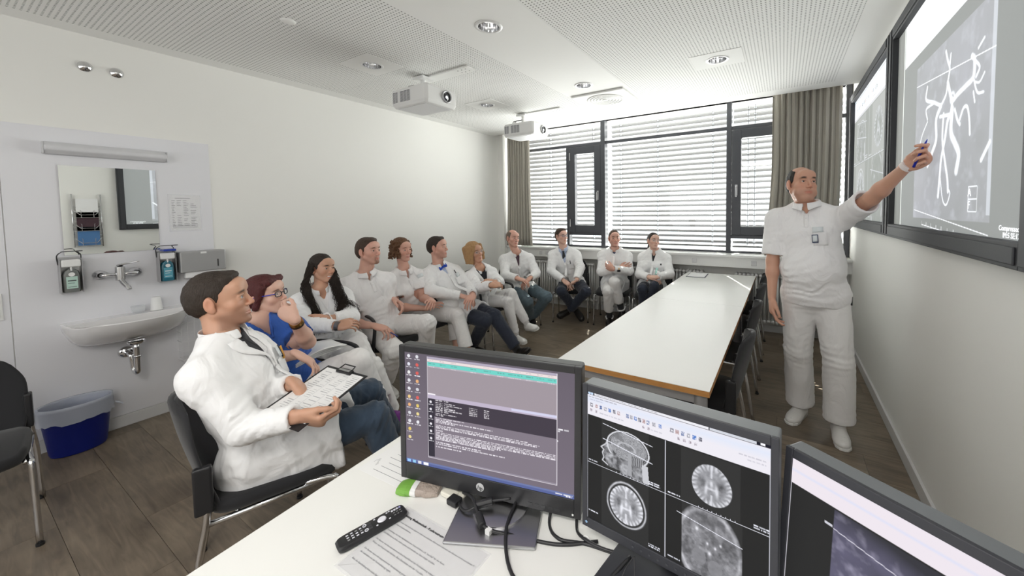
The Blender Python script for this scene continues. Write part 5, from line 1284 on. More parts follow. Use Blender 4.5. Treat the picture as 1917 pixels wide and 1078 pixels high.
# joint positions in metres, found for each sitter
JT = {
'P1': dict(pel=(-1.990,0.700,0.530), neck=(-2.008,0.622,1.024), head=(-2.038,0.625,1.200), RS=(-1.916,0.474,0.974), LS=(-2.101,0.770,0.974), RH=(-1.942,0.624,0.530), LH=(-2.038,0.776,0.530), RE=(-1.765,0.598,0.738), RW=(-1.568,0.716,0.850), RK=(-1.690,1.064,0.573), RA=(-1.660,1.200,0.130), LE=(-2.013,0.763,0.745), LW=(-1.781,0.751,0.851), LK=(-1.960,1.208,0.565), LA=(-2.040,1.406,0.204)),
'P2': dict(pel=(-2.550,1.120,0.500), neck=(-2.531,0.944,0.941), head=(-2.543,0.983,1.095), RS=(-2.536,0.787,0.891), LS=(-2.526,1.100,0.891), RH=(-2.553,1.030,0.500), LH=(-2.547,1.210,0.500), RE=(-2.355,0.893,0.790), RW=(-2.123,0.939,0.840), RK=(-2.266,1.417,0.560), RA=(-2.280,1.553,0.185), LE=(-2.352,1.098,0.819), LW=(-2.239,0.984,1.000), LK=(-2.175,1.283,0.677), LA=(-2.182,1.417,0.302)),
'P3': dict(pel=(-3.130,1.660,0.520), neck=(-3.044,1.531,0.964), head=(-3.057,1.552,1.137), RS=(-3.084,1.381,0.914), LS=(-3.004,1.681,0.914), RH=(-3.153,1.573,0.520), LH=(-3.107,1.747,0.520), RE=(-2.853,1.307,0.790), RW=(-2.640,1.417,0.783), RK=(-2.726,1.511,0.530), RA=(-2.699,1.620,0.151), LE=(-2.855,1.643,0.757), LW=(-2.789,1.419,0.811), LK=(-2.723,1.603,0.600), LA=(-2.510,1.648,0.245)),
'P4': dict(pel=(-3.100,2.080,0.520), neck=(-3.151,1.960,1.013), head=(-3.152,1.993,1.221), RS=(-3.198,1.788,0.963), LS=(-3.105,2.132,0.963), RH=(-3.123,1.993,0.520), LH=(-3.077,2.167,0.520), RE=(-3.102,1.788,0.639), RW=(-2.846,1.830,0.641), RK=(-2.693,1.888,0.451), RA=(-2.932,1.963,0.104), LE=(-3.282,2.125,0.726), LW=(-3.047,2.039,0.795), LK=(-2.635,2.173,0.601), LA=(-2.824,2.306,0.240)),
'P5': dict(pel=(-3.240,2.540,0.520), neck=(-3.217,2.397,0.978), head=(-3.243,2.395,1.194), RS=(-3.258,2.244,0.928), LS=(-3.176,2.550,0.928), RH=(-3.263,2.453,0.520), LH=(-3.217,2.627,0.520), RE=(-3.170,2.261,0.658), RW=(-3.001,2.455,0.623), RK=(-2.972,2.785,0.578), RA=(-2.849,2.712,0.180), LE=(-3.067,2.487,0.709), LW=(-2.839,2.399,0.731), LK=(-2.797,2.673,0.526), LA=(-2.631,2.646,0.159)),
'P6': dict(pel=(-3.030,2.930,0.520), neck=(-3.129,2.754,0.977), head=(-3.149,2.758,1.186), RS=(-3.159,2.582,0.927), LS=(-3.099,2.926,0.927), RH=(-3.046,2.841,0.520), LH=(-3.014,3.019,0.520), RE=(-2.998,2.537,0.776), RW=(-2.793,2.727,0.710), RK=(-2.613,2.872,0.446), RA=(-2.875,2.951,0.127), LE=(-2.893,2.960,0.780), LW=(-2.705,2.801,0.715), LK=(-2.579,2.974,0.480), LA=(-2.321,3.016,0.145)),
'P7': dict(pel=(-3.060,3.370,0.520), neck=(-2.911,3.141,0.909), head=(-2.968,3.115,1.107), RS=(-2.938,2.987,0.859), LS=(-2.884,3.296,0.859), RH=(-3.076,3.281,0.520), LH=(-3.044,3.459,0.520), RE=(-2.764,2.952,0.758), RW=(-2.534,2.900,0.811), RK=(-2.658,3.296,0.542), RA=(-2.591,3.351,0.153), LE=(-2.729,3.231,0.771), LW=(-2.607,3.026,0.816), LK=(-2.652,3.357,0.621), LA=(-2.533,3.481,0.261)),
'P8': dict(pel=(-3.150,4.150,0.520), neck=(-3.053,3.995,0.985), head=(-3.098,3.979,1.199), RS=(-3.165,3.861,0.935), LS=(-2.940,4.129,0.935), RH=(-3.208,4.081,0.520), LH=(-3.092,4.219,0.520), RE=(-3.062,3.764,0.741), RW=(-2.816,3.698,0.730), RK=(-2.823,3.911,0.390), RA=(-2.971,4.158,0.084), LE=(-2.795,4.075,0.735), LW=(-2.726,3.831,0.716), LK=(-2.672,4.134,0.423), LA=(-2.951,4.194,0.115)),
'P9': dict(pel=(-2.630,4.720,0.520), neck=(-2.666,4.589,1.001), head=(-2.703,4.582,1.197), RS=(-2.830,4.529,0.951), LS=(-2.502,4.649,0.951), RH=(-2.715,4.689,0.520), LH=(-2.545,4.751,0.520), RE=(-2.784,4.415,0.722), RW=(-2.557,4.377,0.612), RK=(-2.540,4.287,0.484), RA=(-2.499,4.577,0.184), LE=(-2.385,4.550,0.774), LW=(-2.338,4.336,0.643), LK=(-2.246,4.431,0.478), LA=(-2.539,4.495,0.183)),
'P10': dict(pel=(-2.030,4.900,0.520), neck=(-1.970,4.765,0.998), head=(-1.981,4.775,1.172), RS=(-2.139,4.720,0.948), LS=(-1.801,4.811,0.948), RH=(-2.117,4.877,0.520), LH=(-1.943,4.923,0.520), RE=(-2.094,4.595,0.736), RW=(-1.839,4.702,0.781), RK=(-1.949,4.470,0.506), RA=(-1.999,4.633,0.122), LE=(-1.736,4.685,0.755), LW=(-1.885,4.484,0.801), LK=(-1.872,4.502,0.626), LA=(-1.845,4.669,0.241)),
'P11': dict(pel=(-1.500,4.900,0.520), neck=(-1.451,4.852,0.990), head=(-1.467,4.860,1.143), RS=(-1.605,4.825,0.940), LS=(-1.296,4.879,0.940), RH=(-1.589,4.884,0.520), LH=(-1.411,4.916,0.520), RE=(-1.605,4.706,0.719), RW=(-1.421,4.548,0.716), RK=(-1.489,4.483,0.581), RA=(-1.515,4.600,0.201), LE=(-1.228,4.770,0.737), LW=(-1.328,4.549,0.723), LK=(-1.351,4.515,0.621), LA=(-1.434,4.563,0.234)),
'P12': dict(pel=(0.200,3.150,0.930), neck=(0.147,3.147,1.576), head=(0.107,3.141,1.716), RS=(-0.052,3.175,1.526), LS=(0.346,3.119,1.526), RH=(0.111,3.163,0.930), LH=(0.289,3.137,0.930), RE=(-0.063,3.131,1.168), RW=(-0.059,3.074,0.898), RK=(0.105,3.170,0.520), RA=(0.128,3.265,0.090), LE=(0.450,2.860,1.600), LW=(0.565,2.660,1.765), LK=(0.335,3.080,0.510), LA=(0.345,3.099,0.090)),
}
JT['P1'].update(pel=(-1.965, .745, .53), RH=(-1.917, .669, .53), LH=(-2.013, .821, .53), RW=(-1.60, .70, .775), RS=(-1.885, .515, .955), LS=(-2.11, .74, .955), LW=(-1.80, .78, .825)); JT['P4'].update(LE=(-3.24, 2.25, .74), LW=(-3.01, 2.13, .775)); JT['P10'].update(RW=(-1.85, 4.60, .78)); JT['P12'].update(neck=(.147, 3.147, 1.545), RS=(-.052, 3.175, 1.490), LS=(.346, 3.10, 1.500), RW=(-.062, 3.075, .90))

def tube_obj(name, pts, r, m, parent, n=8, org=None, flat=1.0):
    o = org if org is not None else A(0, 0, 0)
    return obj(name, MB().tube([tuple(A(p) - o) for p in pts], r, n, flat=flat), m, parent, smooth=True)

def person(key, label, sp):
    J = {k: A(v) for k, v in JT[key].items()}; s = sp.get('s', 1.0); fem = sp.get('fem', False); h = sp.get('h', .010); rs = random.Random(key)
    N, Pl = J['neck'], J['pel']; up = nrm(N - Pl); side = nrm(J['RS'] - J['LS']); side = nrm(side - up * (side @ up)); fwd = np.cross(up, side); T = np.linalg.norm(N - Pl)
    sideh = nrm(J['RH'] - J['LH']); fh = nrm(np.cross(A(0, 0, 1), sideh)); stand = sp.get('stand', False)
    Mt = np.stack([side, fwd, up], 1); Mh = np.stack([sideh, fh, A(0, 0, 1)], 1)
    hy, hp, hr = sp['head']; Mhd = frame(hy, hp, hr); H = J['head']; hs = s * sp.get('hs', 1.0)
    for S_ in ('RS', 'LS'): J[S_] = J[S_] + (N - J[S_]) * .05 - up * .022
    org = A(Pl[0], Pl[1], 0)
    fat = sp.get('fat', 0.0)
    allp = np.array(list(J.values()))
    # ---- torso primitives shared by body, shirt and coat
    def torso(F, o, low=True, bust=True):
        c = lambda x, y, z: Pl + side * x + fwd * y + up * z * T
        sw = .150 if fem else .166
        F.ell(c(0, -.005, .66), Mt, A(sw + o, (.108 if not fem else .098) + o + fat * .3, .19 + o * .5), .05)
        F.ell(c(0, .012, .36), Mt, A((.128 if fem else .148) + o + fat, .108 + o + fat * 1.1, .17 + fat * .5), .06)
        if fat: F.ell(c(0, .06, .30), Mt, A(.14 + fat * .5 + o, .10 + fat + o, .15), .06)
        F.ell(Pl + A(0, 0, .02), Mh, A(.172 + o + fat * .7, .128 + o + fat * .6, .13), .05)
        if fem and bust:
            for sx in (-1, 1): F.ell(c(sx * .068, .082, .64), Mt, A(.066, .056, .068) + o * .8, .03)
        if not fem:
            for sx in (-1, 1): F.ell(c(sx * .07, .055, .72), Mt, A(.075, .055, .07) + o * .7, .04)
        F.cap(J['LS'] - up * .012, J['RS'] - up * .012, (.054 if not fem else .047) + o * .8, k=.04)
        for S_ in ('LS', 'RS'): F.cap(N + up * .030, J[S_] + up * .0, .046 + o * .5, .043 + o * .8, .045, ax=fwd, sq=.95)
    # ---- body
    F = Fd(allp.min(0) - .16, allp.max(0) + .2, max(h * 1.6, .014))
    torso(F, -.018); F.cap(N - up * .02, H - Mhd[:, 2] * .05, .048 * s, .044 * s, .02)
    for q in 'RL':
        F.cap(J[q + 'S'], J[q + 'E'], .046 * s, .037 * s, .03); F.cap(J[q + 'E'], J[q + 'W'], .038 * s, .026 * s, .02)
        F.cap(J[q + 'H'], J[q + 'K'], .074 * s, .050 * s, .03); F.cap(J[q + 'K'], J[q + 'A'] + A(0, 0, .0), .048 * s, .034 * s, .02)
    parts = [F.mesh()]
    hh = sp.get('hh', .0045)
    Fh = Fd(H - .165 * hs - A(0, 0, .03), H + .155 * hs, hh)
    head_prims(Fh, H, Mhd, hs, fem, sp.get('chub', 0), sp.get('smile', False), sp.get('chin', 0))
    base_n = N + up * .01 + fwd * .0
    Fh.cap(H - Mhd[:, 2] * .055 * hs - Mhd[:, 1] * .022, base_n, (.043 if fem else .050) * hs, (.048 if fem else .057) * hs, .022)
    if not fem: Fh.ell(H + Mhd @ (A(0, .022, -.135) * hs), Mhd, A(.014, .014, .016) * hs, .02)
    parts.append(Fh.mesh()); nhead0 = len(parts[0][0])
    hf = {}
    for q in 'RL':
        if q not in sp['hands']: continue
        d, n, curl, *th = sp['hands'][q]; W = J[q + 'W']; Ef = J[q + 'E']
        bare = sp['top'] != 'coat'; start = (J[q + 'S'] * .45 + Ef * .55) if bare else (W * .6 + Ef * .4)
        lo = np.minimum(np.minimum(W, start), W + nrm(d) * .2) - .085; hi = np.maximum(np.maximum(W, start), W + nrm(d) * .2) + .085
        if not bare: lo = W - .21; hi = W + .21
        G = Fd(lo, hi, sp.get('hand_h', .0048))
        if bare:
            G.cap(start, Ef, .044 * s, .040 * s, .01); m_ = Ef * .7 + W * .3; G.cap(Ef, m_, .041 * s, .042 * s, .015); G.cap(m_, W - nrm(W - Ef) * .01, .041 * s, .027 * s, .02, ax=n, sq=.9)
        else: G.cap(start, W, .032 * s, .026 * s, .01)
        B = hand_prims(G, W + nrm(W - Ef) * .008, d, n, q == 'R', curl, s * (.93 if fem else 1.0), thumb=th[0] if th else (.6, .35)); hf[q] = (W, B)
        parts.append(G.mesh())
    if sp.get('bare_ankle'):
        for q in 'RL':
            G = Fd(J[q + 'A'] - .12, J[q + 'A'] + .2, .007); G.cap(J[q + 'A'] - A(0, 0, .03), J[q + 'A'] * .6 + J[q + 'K'] * .4, .034, .05, .01); G.ell(J[q + 'A'] - A(0, 0, .03), np.eye(3), A(.036, .04, .04), .02); parts.append(G.mesh())
    off = 0; PP = []; QQ = []
    for p_, q_ in parts: PP.append(p_); QQ.append(q_ + off); off += len(p_)
    PP = np.concatenate(PP); QQ = np.concatenate(QQ); base = sp.get('skin', (.56, .335, .235))
    col = np.tile(A(base), (len(PP), 1)); i1 = nhead0 + len(parts[1][0]); col[nhead0:i1] = skin_colors(PP[nhead0:i1], H, Mhd, hs, base, dict(sp.get('face', {}), fem=fem))
    body = mesh_np('person', PP, QQ, skin_m, None, org, col); tag(body, label, 'person')
    loc = lambda p: tuple(A(p) - org)
    w = lambda x, y, z: H + Mhd @ (A(x, y, z) * hs)
    # eyes
    iris = mat('iris_' + sp.get('iris', 'brown'), {'brown': (.05, .025, .012), 'blue': (.12, .20, .28)}[sp.get('iris', 'brown')], .15, coat=.5); pup = mat('pupil', (.004, .004, .004), .1)
    gz = A(sp.get('gaze', (0, 1, .05)));
    for sx in (-1, 1):
        c = w(sx * .0315, .0725, -.0005); g = nrm(Mhd @ gz); m_ = MB(); a_ = nrm(np.cross(g, A(0, 0, 1))); b_ = np.cross(a_, g); rad = .0128 * hs; rings = []
        for t in (0.02, .20, .21, .50, .51, .8, 1.2, 1.7, 2.4, 3.1): rings.append([loc(c + g * math.cos(t) * rad + (a_ * math.cos(p_) + b_ * math.sin(p_)) * math.sin(t) * rad) for p_ in [2 * PI * k / 16 for k in range(16)]])
        m_.ring(rings); nn = 16; m_.m = [2] * nn * 1 + [1] * nn * 2 + [0] * (len(m_.f) - 3 * nn); m_.m[-2] = 2
        obj('eye', m_, (eye_m, iris, pup), body, smooth=True)
    if sp.get('smile') == 2: tube_obj('teeth', [w(-.019, .0790, -.0660), w(0, .0885, -.0685), w(.019, .0790, -.0660)], .0036 * hs, mat('teeth', (.75, .73, .68), .3), body, org=org)
    build_hair(body, H, Mhd, hs, sp['hair'][0], hair_mat('hair_' + sp['hair'][1], sp['hair'][2]), org, sp.get('hair_h', .0055), seed=len(label))
    # ---- trousers
    tm = sp['legs']; F = Fd(np.minimum(allp.min(0), Pl - .2) - .08, allp.max(0) + .12, h)
    z1 = Pl + up * .10
    F.ell(Pl + A(0, 0, .02), Mh, A(.180 + fat * .7, .136 + fat * .6, .13), .04)
    lf = sp.get('loose', .010)
    for q in 'RL':
        F.cap(J[q + 'H'], J[q + 'K'], (.088 if not fem else .086) * s + lf * .5, .062 * s + lf * .6, .035 if q == 'R' else .010)
        F.cap(J[q + 'K'], J[q + 'A'] + nrm(J[q + 'K'] - J[q + 'A']) * .02, .060 * s + lf * .7, .044 * s + lf * 1.2, .012)
    if stand: F.cap(Pl - A(0, 0, .02), Pl - A(0, 0, .08), .09, .07, .05)
    jn = [(J[q + 'K'], J[q + 'A'] - J[q + 'H'], .13, .042, .006) for q in 'RL'] + [(J[q + 'H'], J[q + 'K'] - J[q + 'H'], .12, .05, .004) for q in 'RL'] + [(J[q + 'A'], J[q + 'K'] - J[q + 'A'], .12, .045, .006) for q in 'RL']
    F.disp(folds(rs.random() * 9, .006, jn, f=7))
    for q in 'RL':
        v = nrm(J[q + 'A'] - J[q + 'K']); F.plane(J[q + 'A'] - v * sp.get('hem', .035), v, .11)
    P_, Q_ = F.mesh(); tr = mesh_np('trousers', P_, Q_, tm, body, org)
    if sp.get('leg_label'): tr['label'] = sp['leg_label']
    # ---- shoes and socks
    shm, sty = sp['shoes']
    for q in 'RL':
        K, An = J[q + 'K'], J[q + 'A']; v = nrm(K - An); t = sp.get('toe' + q)
        if t is None: t = (K - J[q + 'H'])
        t = A(t).astype(float)
        if An[2] > .14 or sp.get('crossed_foot') == q: t = t - v * (t @ v); t = nrm(t) - v * .25 * 0
        else: t[2] = 0; v = A(0, 0, 1)
        t = nrm(t); u = nrm(v - t * (v @ t)); sd = np.cross(t, u); B = np.stack([sd, t, u], 1); o_ = An
        k_ = s * (.92 if fem else 1.0); c = lambda x, y, z: o_ + B @ (A(x, y, z) * k_)
        G = Fd(o_ - .27, o_ + .27, max(.006, h * .7))
        G.ell(c(0, -.022, -.048), B, A(.036, .045, .044) * k_, .02); G.cap(c(0, -.01, -.01), c(0, .10, -.048), .036 * k_, .028 * k_, .03); G.ell(c(.004 if q == 'L' else -.004, .125, -.058), B, A(.045, .070, .028) * k_, .03); G.ell(c(0, .04, -.060), B, A(.038, .10, .030) * k_, .03)
        G.plane(c(0, .0, .012), nrm(u * 1 - t * .25), .09)
        if sty == 'sneaker': G.disp(lambda X: -.0022 * np.sin(((X - A(o_).astype(np.float32)) @ t.astype(np.float32)) * 420) * (np.abs((X - A(o_).astype(np.float32)) @ sd.astype(np.float32)) < .018) * (((X - A(o_).astype(np.float32)) @ u.astype(np.float32)) > -.045))
        a1, b1 = G.mesh(); so = mesh_np('shoe', a1, b1, shm, body, org)
        pts = [(-.034, -.05), (-.038, 0), (-.040, .07), (-.046, .12), (-.042, .165), (-.022, .192), (0, .198), (.022, .192), (.042, .165), (.046, .12), (.040, .07), (.038, 0), (.034, -.05), (.018, -.068), (-.018, -.068)]
        rg = [[loc(c(x * f_, .06 + (y - .06) * f_, z)) for x, y in pts] for z, f_ in ((-.088, .97), (-.084, 1.01), (-.072 if sty == 'sneaker' else -.078, 1.01), (-.070 if sty == 'sneaker' else -.076, .95))]
        obj('sole', MB().ring(rg), sole_m if sty == 'sneaker' else shoe_k, so, smooth=False, bevel=.002)
        if sp.get('sock'): tube_obj('sock', [An - v * .02, An * .72 + K * .28 if An[2] <= .14 else An + nrm(K - An) * .12], [.040 * k_, .046 * k_], sp['sock'], body, 14, org)
    # ---- upper garment
    top = sp['top']; gm = sp['topm']; o = {'coat': .016, 'polo': .008, 'scrub': .012}[top] + sp.get('thick', 0)
    pts = [J[k] for k in ('RS', 'LS', 'RE', 'LE', 'pel', 'neck')] + ([J['RW'], J['LW'], J['RK'], J['LK']] if top == 'coat' else []); pts = np.array(pts)
    F = Fd(pts.min(0) - .22, pts.max(0) + .17, h); torso(F, o)
    ring_c = N + up * .040 + fwd * .006
    jn = []
    for q in 'RL':
        S_, E_, W_ = J[q + 'S'], J[q + 'E'], J[q + 'W']
        if top == 'coat':
            F.cap(S_, E_, .051 * s + .011 + sp.get('thick', 0), .047 * s + .012, .035); F.cap(E_, W_, .047 * s + .012, .037 * s + .010, .018)
            jn += [(E_, W_ - S_, .12, .030, .007), (W_ * .7 + E_ * .3, W_ - E_, .10, .026, .004), (S_ * .6 + E_ * .4, E_ - S_, .12, .05, .004)]
        else:
            e2 = S_ + (E_ - S_) * sp.get('sleeve', .62); F.cap(S_, e2, .060 * s + .008, .058 * s + .012 + fat * .1, .035); jn += [(S_ * .6 + E_ * .4, E_ - S_, .09, .05, .004)]
    jn += [(Pl + up * .15 * T + fwd * .08, up + side * .15, .20, .048, .006), (Pl + up * .5 * T + fwd * .1, up * 1 + side * .5, .18, .07, .0035)]
    if top == 'coat' and not stand:
        cov = sp.get('skirt', .62)
        for q, sg in (('R', 1), ('L', -1)):
            Hh, Kk = J[q + 'H'], J[q + 'K']; e = Hh + (Kk - Hh) * cov; F.cap(Hh, e, .108 * s, .094 * s, .03)
            outv = sideh * sg
            if sp.get('drape', True): F.cap(Hh + outv * .075 - A(0, 0, .055), e + outv * .045 - A(0, 0, .075), .095, .085, .03, ax=outv, sq=.30)
            v = nrm(Kk - Hh)
        for q in 'RL':
            Hh, Kk = J[q + 'H'], J[q + 'K']; v = nrm(Kk - Hh); e = Hh + (Kk - Hh) * cov; F.plane(e - A(0, 0, .03 if cov < .42 else 0), v, .115 if cov < .42 else .19)
        jn += [(J['RH'] + A(0, 0, .06), sideh + A(0, 0, .4), .18, .055, .006), (J['RK'] * .4 + J['RH'] * .6, nrm(J['RK'] - J['RH']) + A(0, 0, .5), .2, .07, .005), (J['LK'] * .4 + J['LH'] * .6, nrm(J['LK'] - J['LH']) - A(0, 0, .5), .2, .07, .005)]
    elif top in ('polo', 'scrub'):
        if stand: F.cap(Pl + A(0, 0, .03), Pl - A(0, 0, .035), .155 + fat, .15 + fat, .04, ax=fh, sq=.80); F.plane(Pl - A(0, 0, .055), A(0, -.05, -1), .33)
        else: F.plane(Pl - up * .02 - fwd * .02, -up - fwd * .25, .33)
    F.disp(folds(rs.random() * 9, .0085 if top == 'coat' else .0055, jn, f=6.0))
    # cuffs
    for q in 'RL':
        S_, E_, W_ = J[q + 'S'], J[q + 'E'], J[q + 'W']
        if top == 'coat': a_, v, r1, r2 = W_ - nrm(W_ - E_) * .012, nrm(W_ - E_), .058, .030 * s
        else: a_, v, r1, r2 = S_ + (E_ - S_) * sp.get('sleeve', .62), nrm(E_ - S_), .09, .050 * s + .008
        F.plane(a_, v, r1); F.cap(a_ + v * .05, a_ - v * .014, r2, r2, .003, 's')
    # neck opening and V
    F.cap(ring_c - up * .005, ring_c + up * .25, (.056 if fem else .063) * s, .09, .008, 's', ax=fwd, sq=1.10)
    dV, wV = sp.get('V', (.10, .030))
    if dV:
        sl, X = F.block(N - .4, N + .3); q = X - A(ring_c).astype(np.float32); dn = -(q @ up.astype(np.float32)); xx = q @ side.astype(np.float32); yy = q @ fwd.astype(np.float32)
        wv = wV * (1 - np.clip(dn, -.06, 1) / dV); d_ = np.maximum(np.maximum(np.abs(xx) - wv, dn - dV), -(yy - .02)); F.comb(sl, np.minimum(d_, .05).astype(np.float32), .003, 's')
    P_, Q_ = F.mesh(); nm = {'coat': 'coat', 'polo': 'polo_shirt', 'scrub': 'scrub_top'}[top]; gt = mesh_np(nm, P_, Q_, gm, body, org)
    # ---- inner shirt in the opening
    if sp.get('inner'):
        G = Fd(N - .34, N + .12, .010); torso(G, o - .0135); G.F[:] = np.maximum(G.F, 0) if False else G.F
        sl, X = G.block(N - .4, N + .2); q = X - A(ring_c).astype(np.float32); d_ = np.maximum(np.abs(q @ side.astype(np.float32)) - .085, -(q @ fwd.astype(np.float32) - .0)); G.F[sl] = np.maximum(G.F[sl], d_.astype(np.float32)); G.plane(ring_c - up * .30, -up, .5)
        G.cap(ring_c, ring_c + up * .2, .058, .07, .005, 's')
        if sp.get('innerV'):
            dn = -(q @ up.astype(np.float32)); xx = q @ side.astype(np.float32); wv = .045 * (1 - np.clip(dn, -.05, 1) / sp['innerV']); G.comb(sl, np.maximum(np.maximum(np.abs(xx) - wv, dn - sp['innerV']), -(q @ fwd.astype(np.float32) - .02)).astype(np.float32), .003, 's')
        GI = G; a1, b1 = G.mesh(); mesh_np('inner_shirt', a1, b1, sp['inner'], body, org)
    # ---- surface patches (collar, placket, pocket, badge)
    def on(x, z, lift=.003, F_=None):
        p0 = ring_c + side * x - up * z + fwd * .38; return (F_ or F).hit(p0, -fwd, .5) + fwd * lift
    def patch(name, x0, x1, z0, z1, m, nx=5, nz=6, lift=.004, th=.003, skew=0, label=None):
        pts = np.array([[on(x0 + (x1 - x0) * i / nx + skew * j / nz, z0 + (z1 - z0) * j / nz, 0) for i in range(nx + 1)] for j in range(nz + 1)]); dep = (pts - ring_c) @ fwd; sm = np.full(dep.shape, np.median(dep)) * .0 + dep
        for _ in range(6): pd = np.pad(sm, 1, mode='edge'); sm = (pd[:-2, 1:-1] + pd[2:, 1:-1] + pd[1:-1, :-2] + pd[1:-1, 2:] + sm) / 5
        sm = sm + max(0, float(np.percentile(dep - sm, 80))) + lift
        rows = [[loc(pts[j, i] + fwd * (sm[j, i] - dep[j, i])) for i in range(nx + 1)] for j in range(nz + 1)]
        o_ = obj(name, MB().grid(rows), m, body, smooth=True, solid=th)
        if label: o_['label'] = label
        return o_
    def collar(prof, gap, m, name='collar', rx=.064, ry=.074, tip=0.0, lean=.0):
        rx *= s * (.92 if fem else 1); ry *= s * (.92 if fem else 1); rings = []
        for i in range(37):
            a = gap + (2 * PI - 2 * gap) * i / 36; f_ = max(0, 1 - min(a - 0, 2 * PI - a) / (gap + .55)); row = []
            for j, (dr, dz) in enumerate(prof):
                dz2 = dz - (tip * f_ if j >= len(prof) - 1 else 0) - .030 * (.5 + .5 * math.cos(a)) * (1 if not stand else .9); p = ring_c + side * math.sin(a) * (rx + dr) + fwd * (math.cos(a) * (ry + dr) + .006) + up * dz2
                row.append(loc(p))
            rings.append(row)
        return obj(name, MB().grid(rings), m, body, smooth=True, solid=.004, sub=1)
    if top == 'coat':
        collar([(.006, -.004), (.003, .014), (.000, .036 * sp.get('ch', 1))], sp.get('cgap', .28), gm)
        z0 = dV * .96; patch('placket', -.018, .012, z0, z0 + .26, gm, 3, 14, .0025, .003)
        mb = MB()
        for i in range(4): p = on(-.003, z0 + .03 + i * .085, .009); mb.ell = None; mb.tube([loc(p - fwd * .003), loc(p + fwd * .002)], .0055, 10)
        obj('buttons', mb, greyp, body)
        if sp.get('lapel'):
            for sg in (-1, 1):
                rows = []
                for j in range(9):
                    t = j / 8; zz = .028 + (dV - .028) * t; xi = sg * wV * (1 - zz / dV) * 1.0; xo = sg * (wV * (1 - zz / dV) + .055 * math.sin(min(1, t * 1.25 + .25) * PI) ** .7 * (1 - t * .3) + .004)
                    rows.append([loc(on(xi + (xo - xi) * i / 4, zz, .006 + .006 * math.sin(i / 4 * PI))) for i in range(5)])
                obj('lapel', MB().grid(rows), gm, body, smooth=True, solid=.004)
    elif top == 'polo':
        collar([(.001, .000), (.001, .022), (.008, .028), (.017, .012), (.027, -.012)], .16, gm, tip=.024)
        patch('placket', -.014, .014, dV * .95, dV + .085, gm, 3, 8, .0012, .002)
        mb = MB()
        for i in range(2): p = on(0, dV + .02 + i * .045, .006); mb.tube([loc(p - fwd * .003), loc(p + fwd * .002)], .0050, 10)
        obj('buttons', mb, whitep, body)
    else:
        for sg in (-1, 1): tube_obj('neck_trim', [on(sg * wV * (1 - zz / dV) * 1.05, zz, .002) for zz in np.linspace(.03, dV, 9)], .0035, gm, body, 6, org)
    if sp.get('pocket', True): patch('pocket', -.115, -.035, .195, .29, gm, 5, 5, .002, .003)
    for nm_, x0, x1, z0, z1, m_ in sp.get('marks', ()): patch(nm_, x0, x1, z0, z1, m_, 2, 3, .009, .003)
    if sp.get('collar2'): collar([(.000, .010), (.001, .034), (.008, .036), (.016, .012), (.022, -.004)], .28, sp['collar2'], 'shirt_collar', rx=.058, ry=.066, tip=.022)
    if sp.get('tie') == 'bow':
        c = on(0, .040, .012, GI); mb = MB()
        for sg in (-1, 1): mb.ring([[loc(c + side * sg * x + up * z_ * math.cos(a) + fwd * (.008 * math.sin(a))) for a in [2 * PI * k / 8 for k in range(8)]] for x, z_ in ((.0, .008), (.012, .012), (.035, .022), (.045, .020))])
        mb.tube([loc(c - fwd * .012), loc(c + fwd * .012)], .009, 8); obj('bow_tie', mb, mat('blue_silk', (.01, .06, .45), .35), body, smooth=True)
    if sp.get('tie') == 'long':
        rows = [[loc(on(sg * wd, z_, .006, GI)) for sg in (-1, 0, 1)] for z_, wd in ((.030, .017), (.052, .012), (.058, .015), (.10, .022), (dV + .01, .027))]
        obj('tie', MB().grid(rows), mat('dark_tie', (.012, .014, .02), .4, var=.8, vscale=60), body, smooth=True, solid=.006)
    # ---- glasses
    if sp.get('glasses'):
        gmt = sp['glasses']; fr = obj('glasses', MB(), gmt[0], body) if False else None; mb = MB(); r_ = gmt[2] * hs
        for sx in (-1, 1):
            mb.tube([loc(w(sx * .033 + .0215 * math.copysign(abs(math.cos(a)) ** .7, math.cos(a)), .098 - .010 * abs(sx * .033 + .0215 * math.cos(a)) / .05, .0 + .0155 * math.copysign(abs(math.sin(a)) ** .7, math.sin(a)))) for a in [2 * PI * k / 20 for k in range(21)]], r_, 6)
        mb.tube([loc(w(-.012, .098, .004)), loc(w(0, .102, .006)), loc(w(.012, .098, .004))], r_, 6)
        g_ = obj('glasses', mb, gmt[0], body, smooth=True)
        for sx in (-1, 1): obj('temple', MB().tube([loc(w(sx * .0545, .087, .006)), loc(w(sx * .075, .05, .008)), loc(w(sx * .083, -.005, .010)), loc(w(sx * .080, -.03, -.005))], r_ * 1.1, 6), gmt[1], g_, smooth=True)
        for sx in (-1, 1): obj('lens', MB().add([loc(w(sx * .033 + .0205 * math.copysign(abs(math.cos(a)) ** .7, math.cos(a)), .0975 - .010 * abs(sx * .033 + .0205 * math.cos(a)) / .05, .0145 * math.copysign(abs(math.sin(a)) ** .7, math.sin(a)))) for a in [2 * PI * k / 20 for k in range(20)]], [tuple(range(20))]), mat('spectacle_lens', (.9, .9, .95), .03, alpha=.12), g_)
    return dict(body=body, J=J, F=F, w=w, on=on, org=org, loc=loc, H=H, M=Mhd, hs=hs, side=side, fwd=fwd, up=up, N=N, ring=ring_c, hf=hf, sideh=sideh)
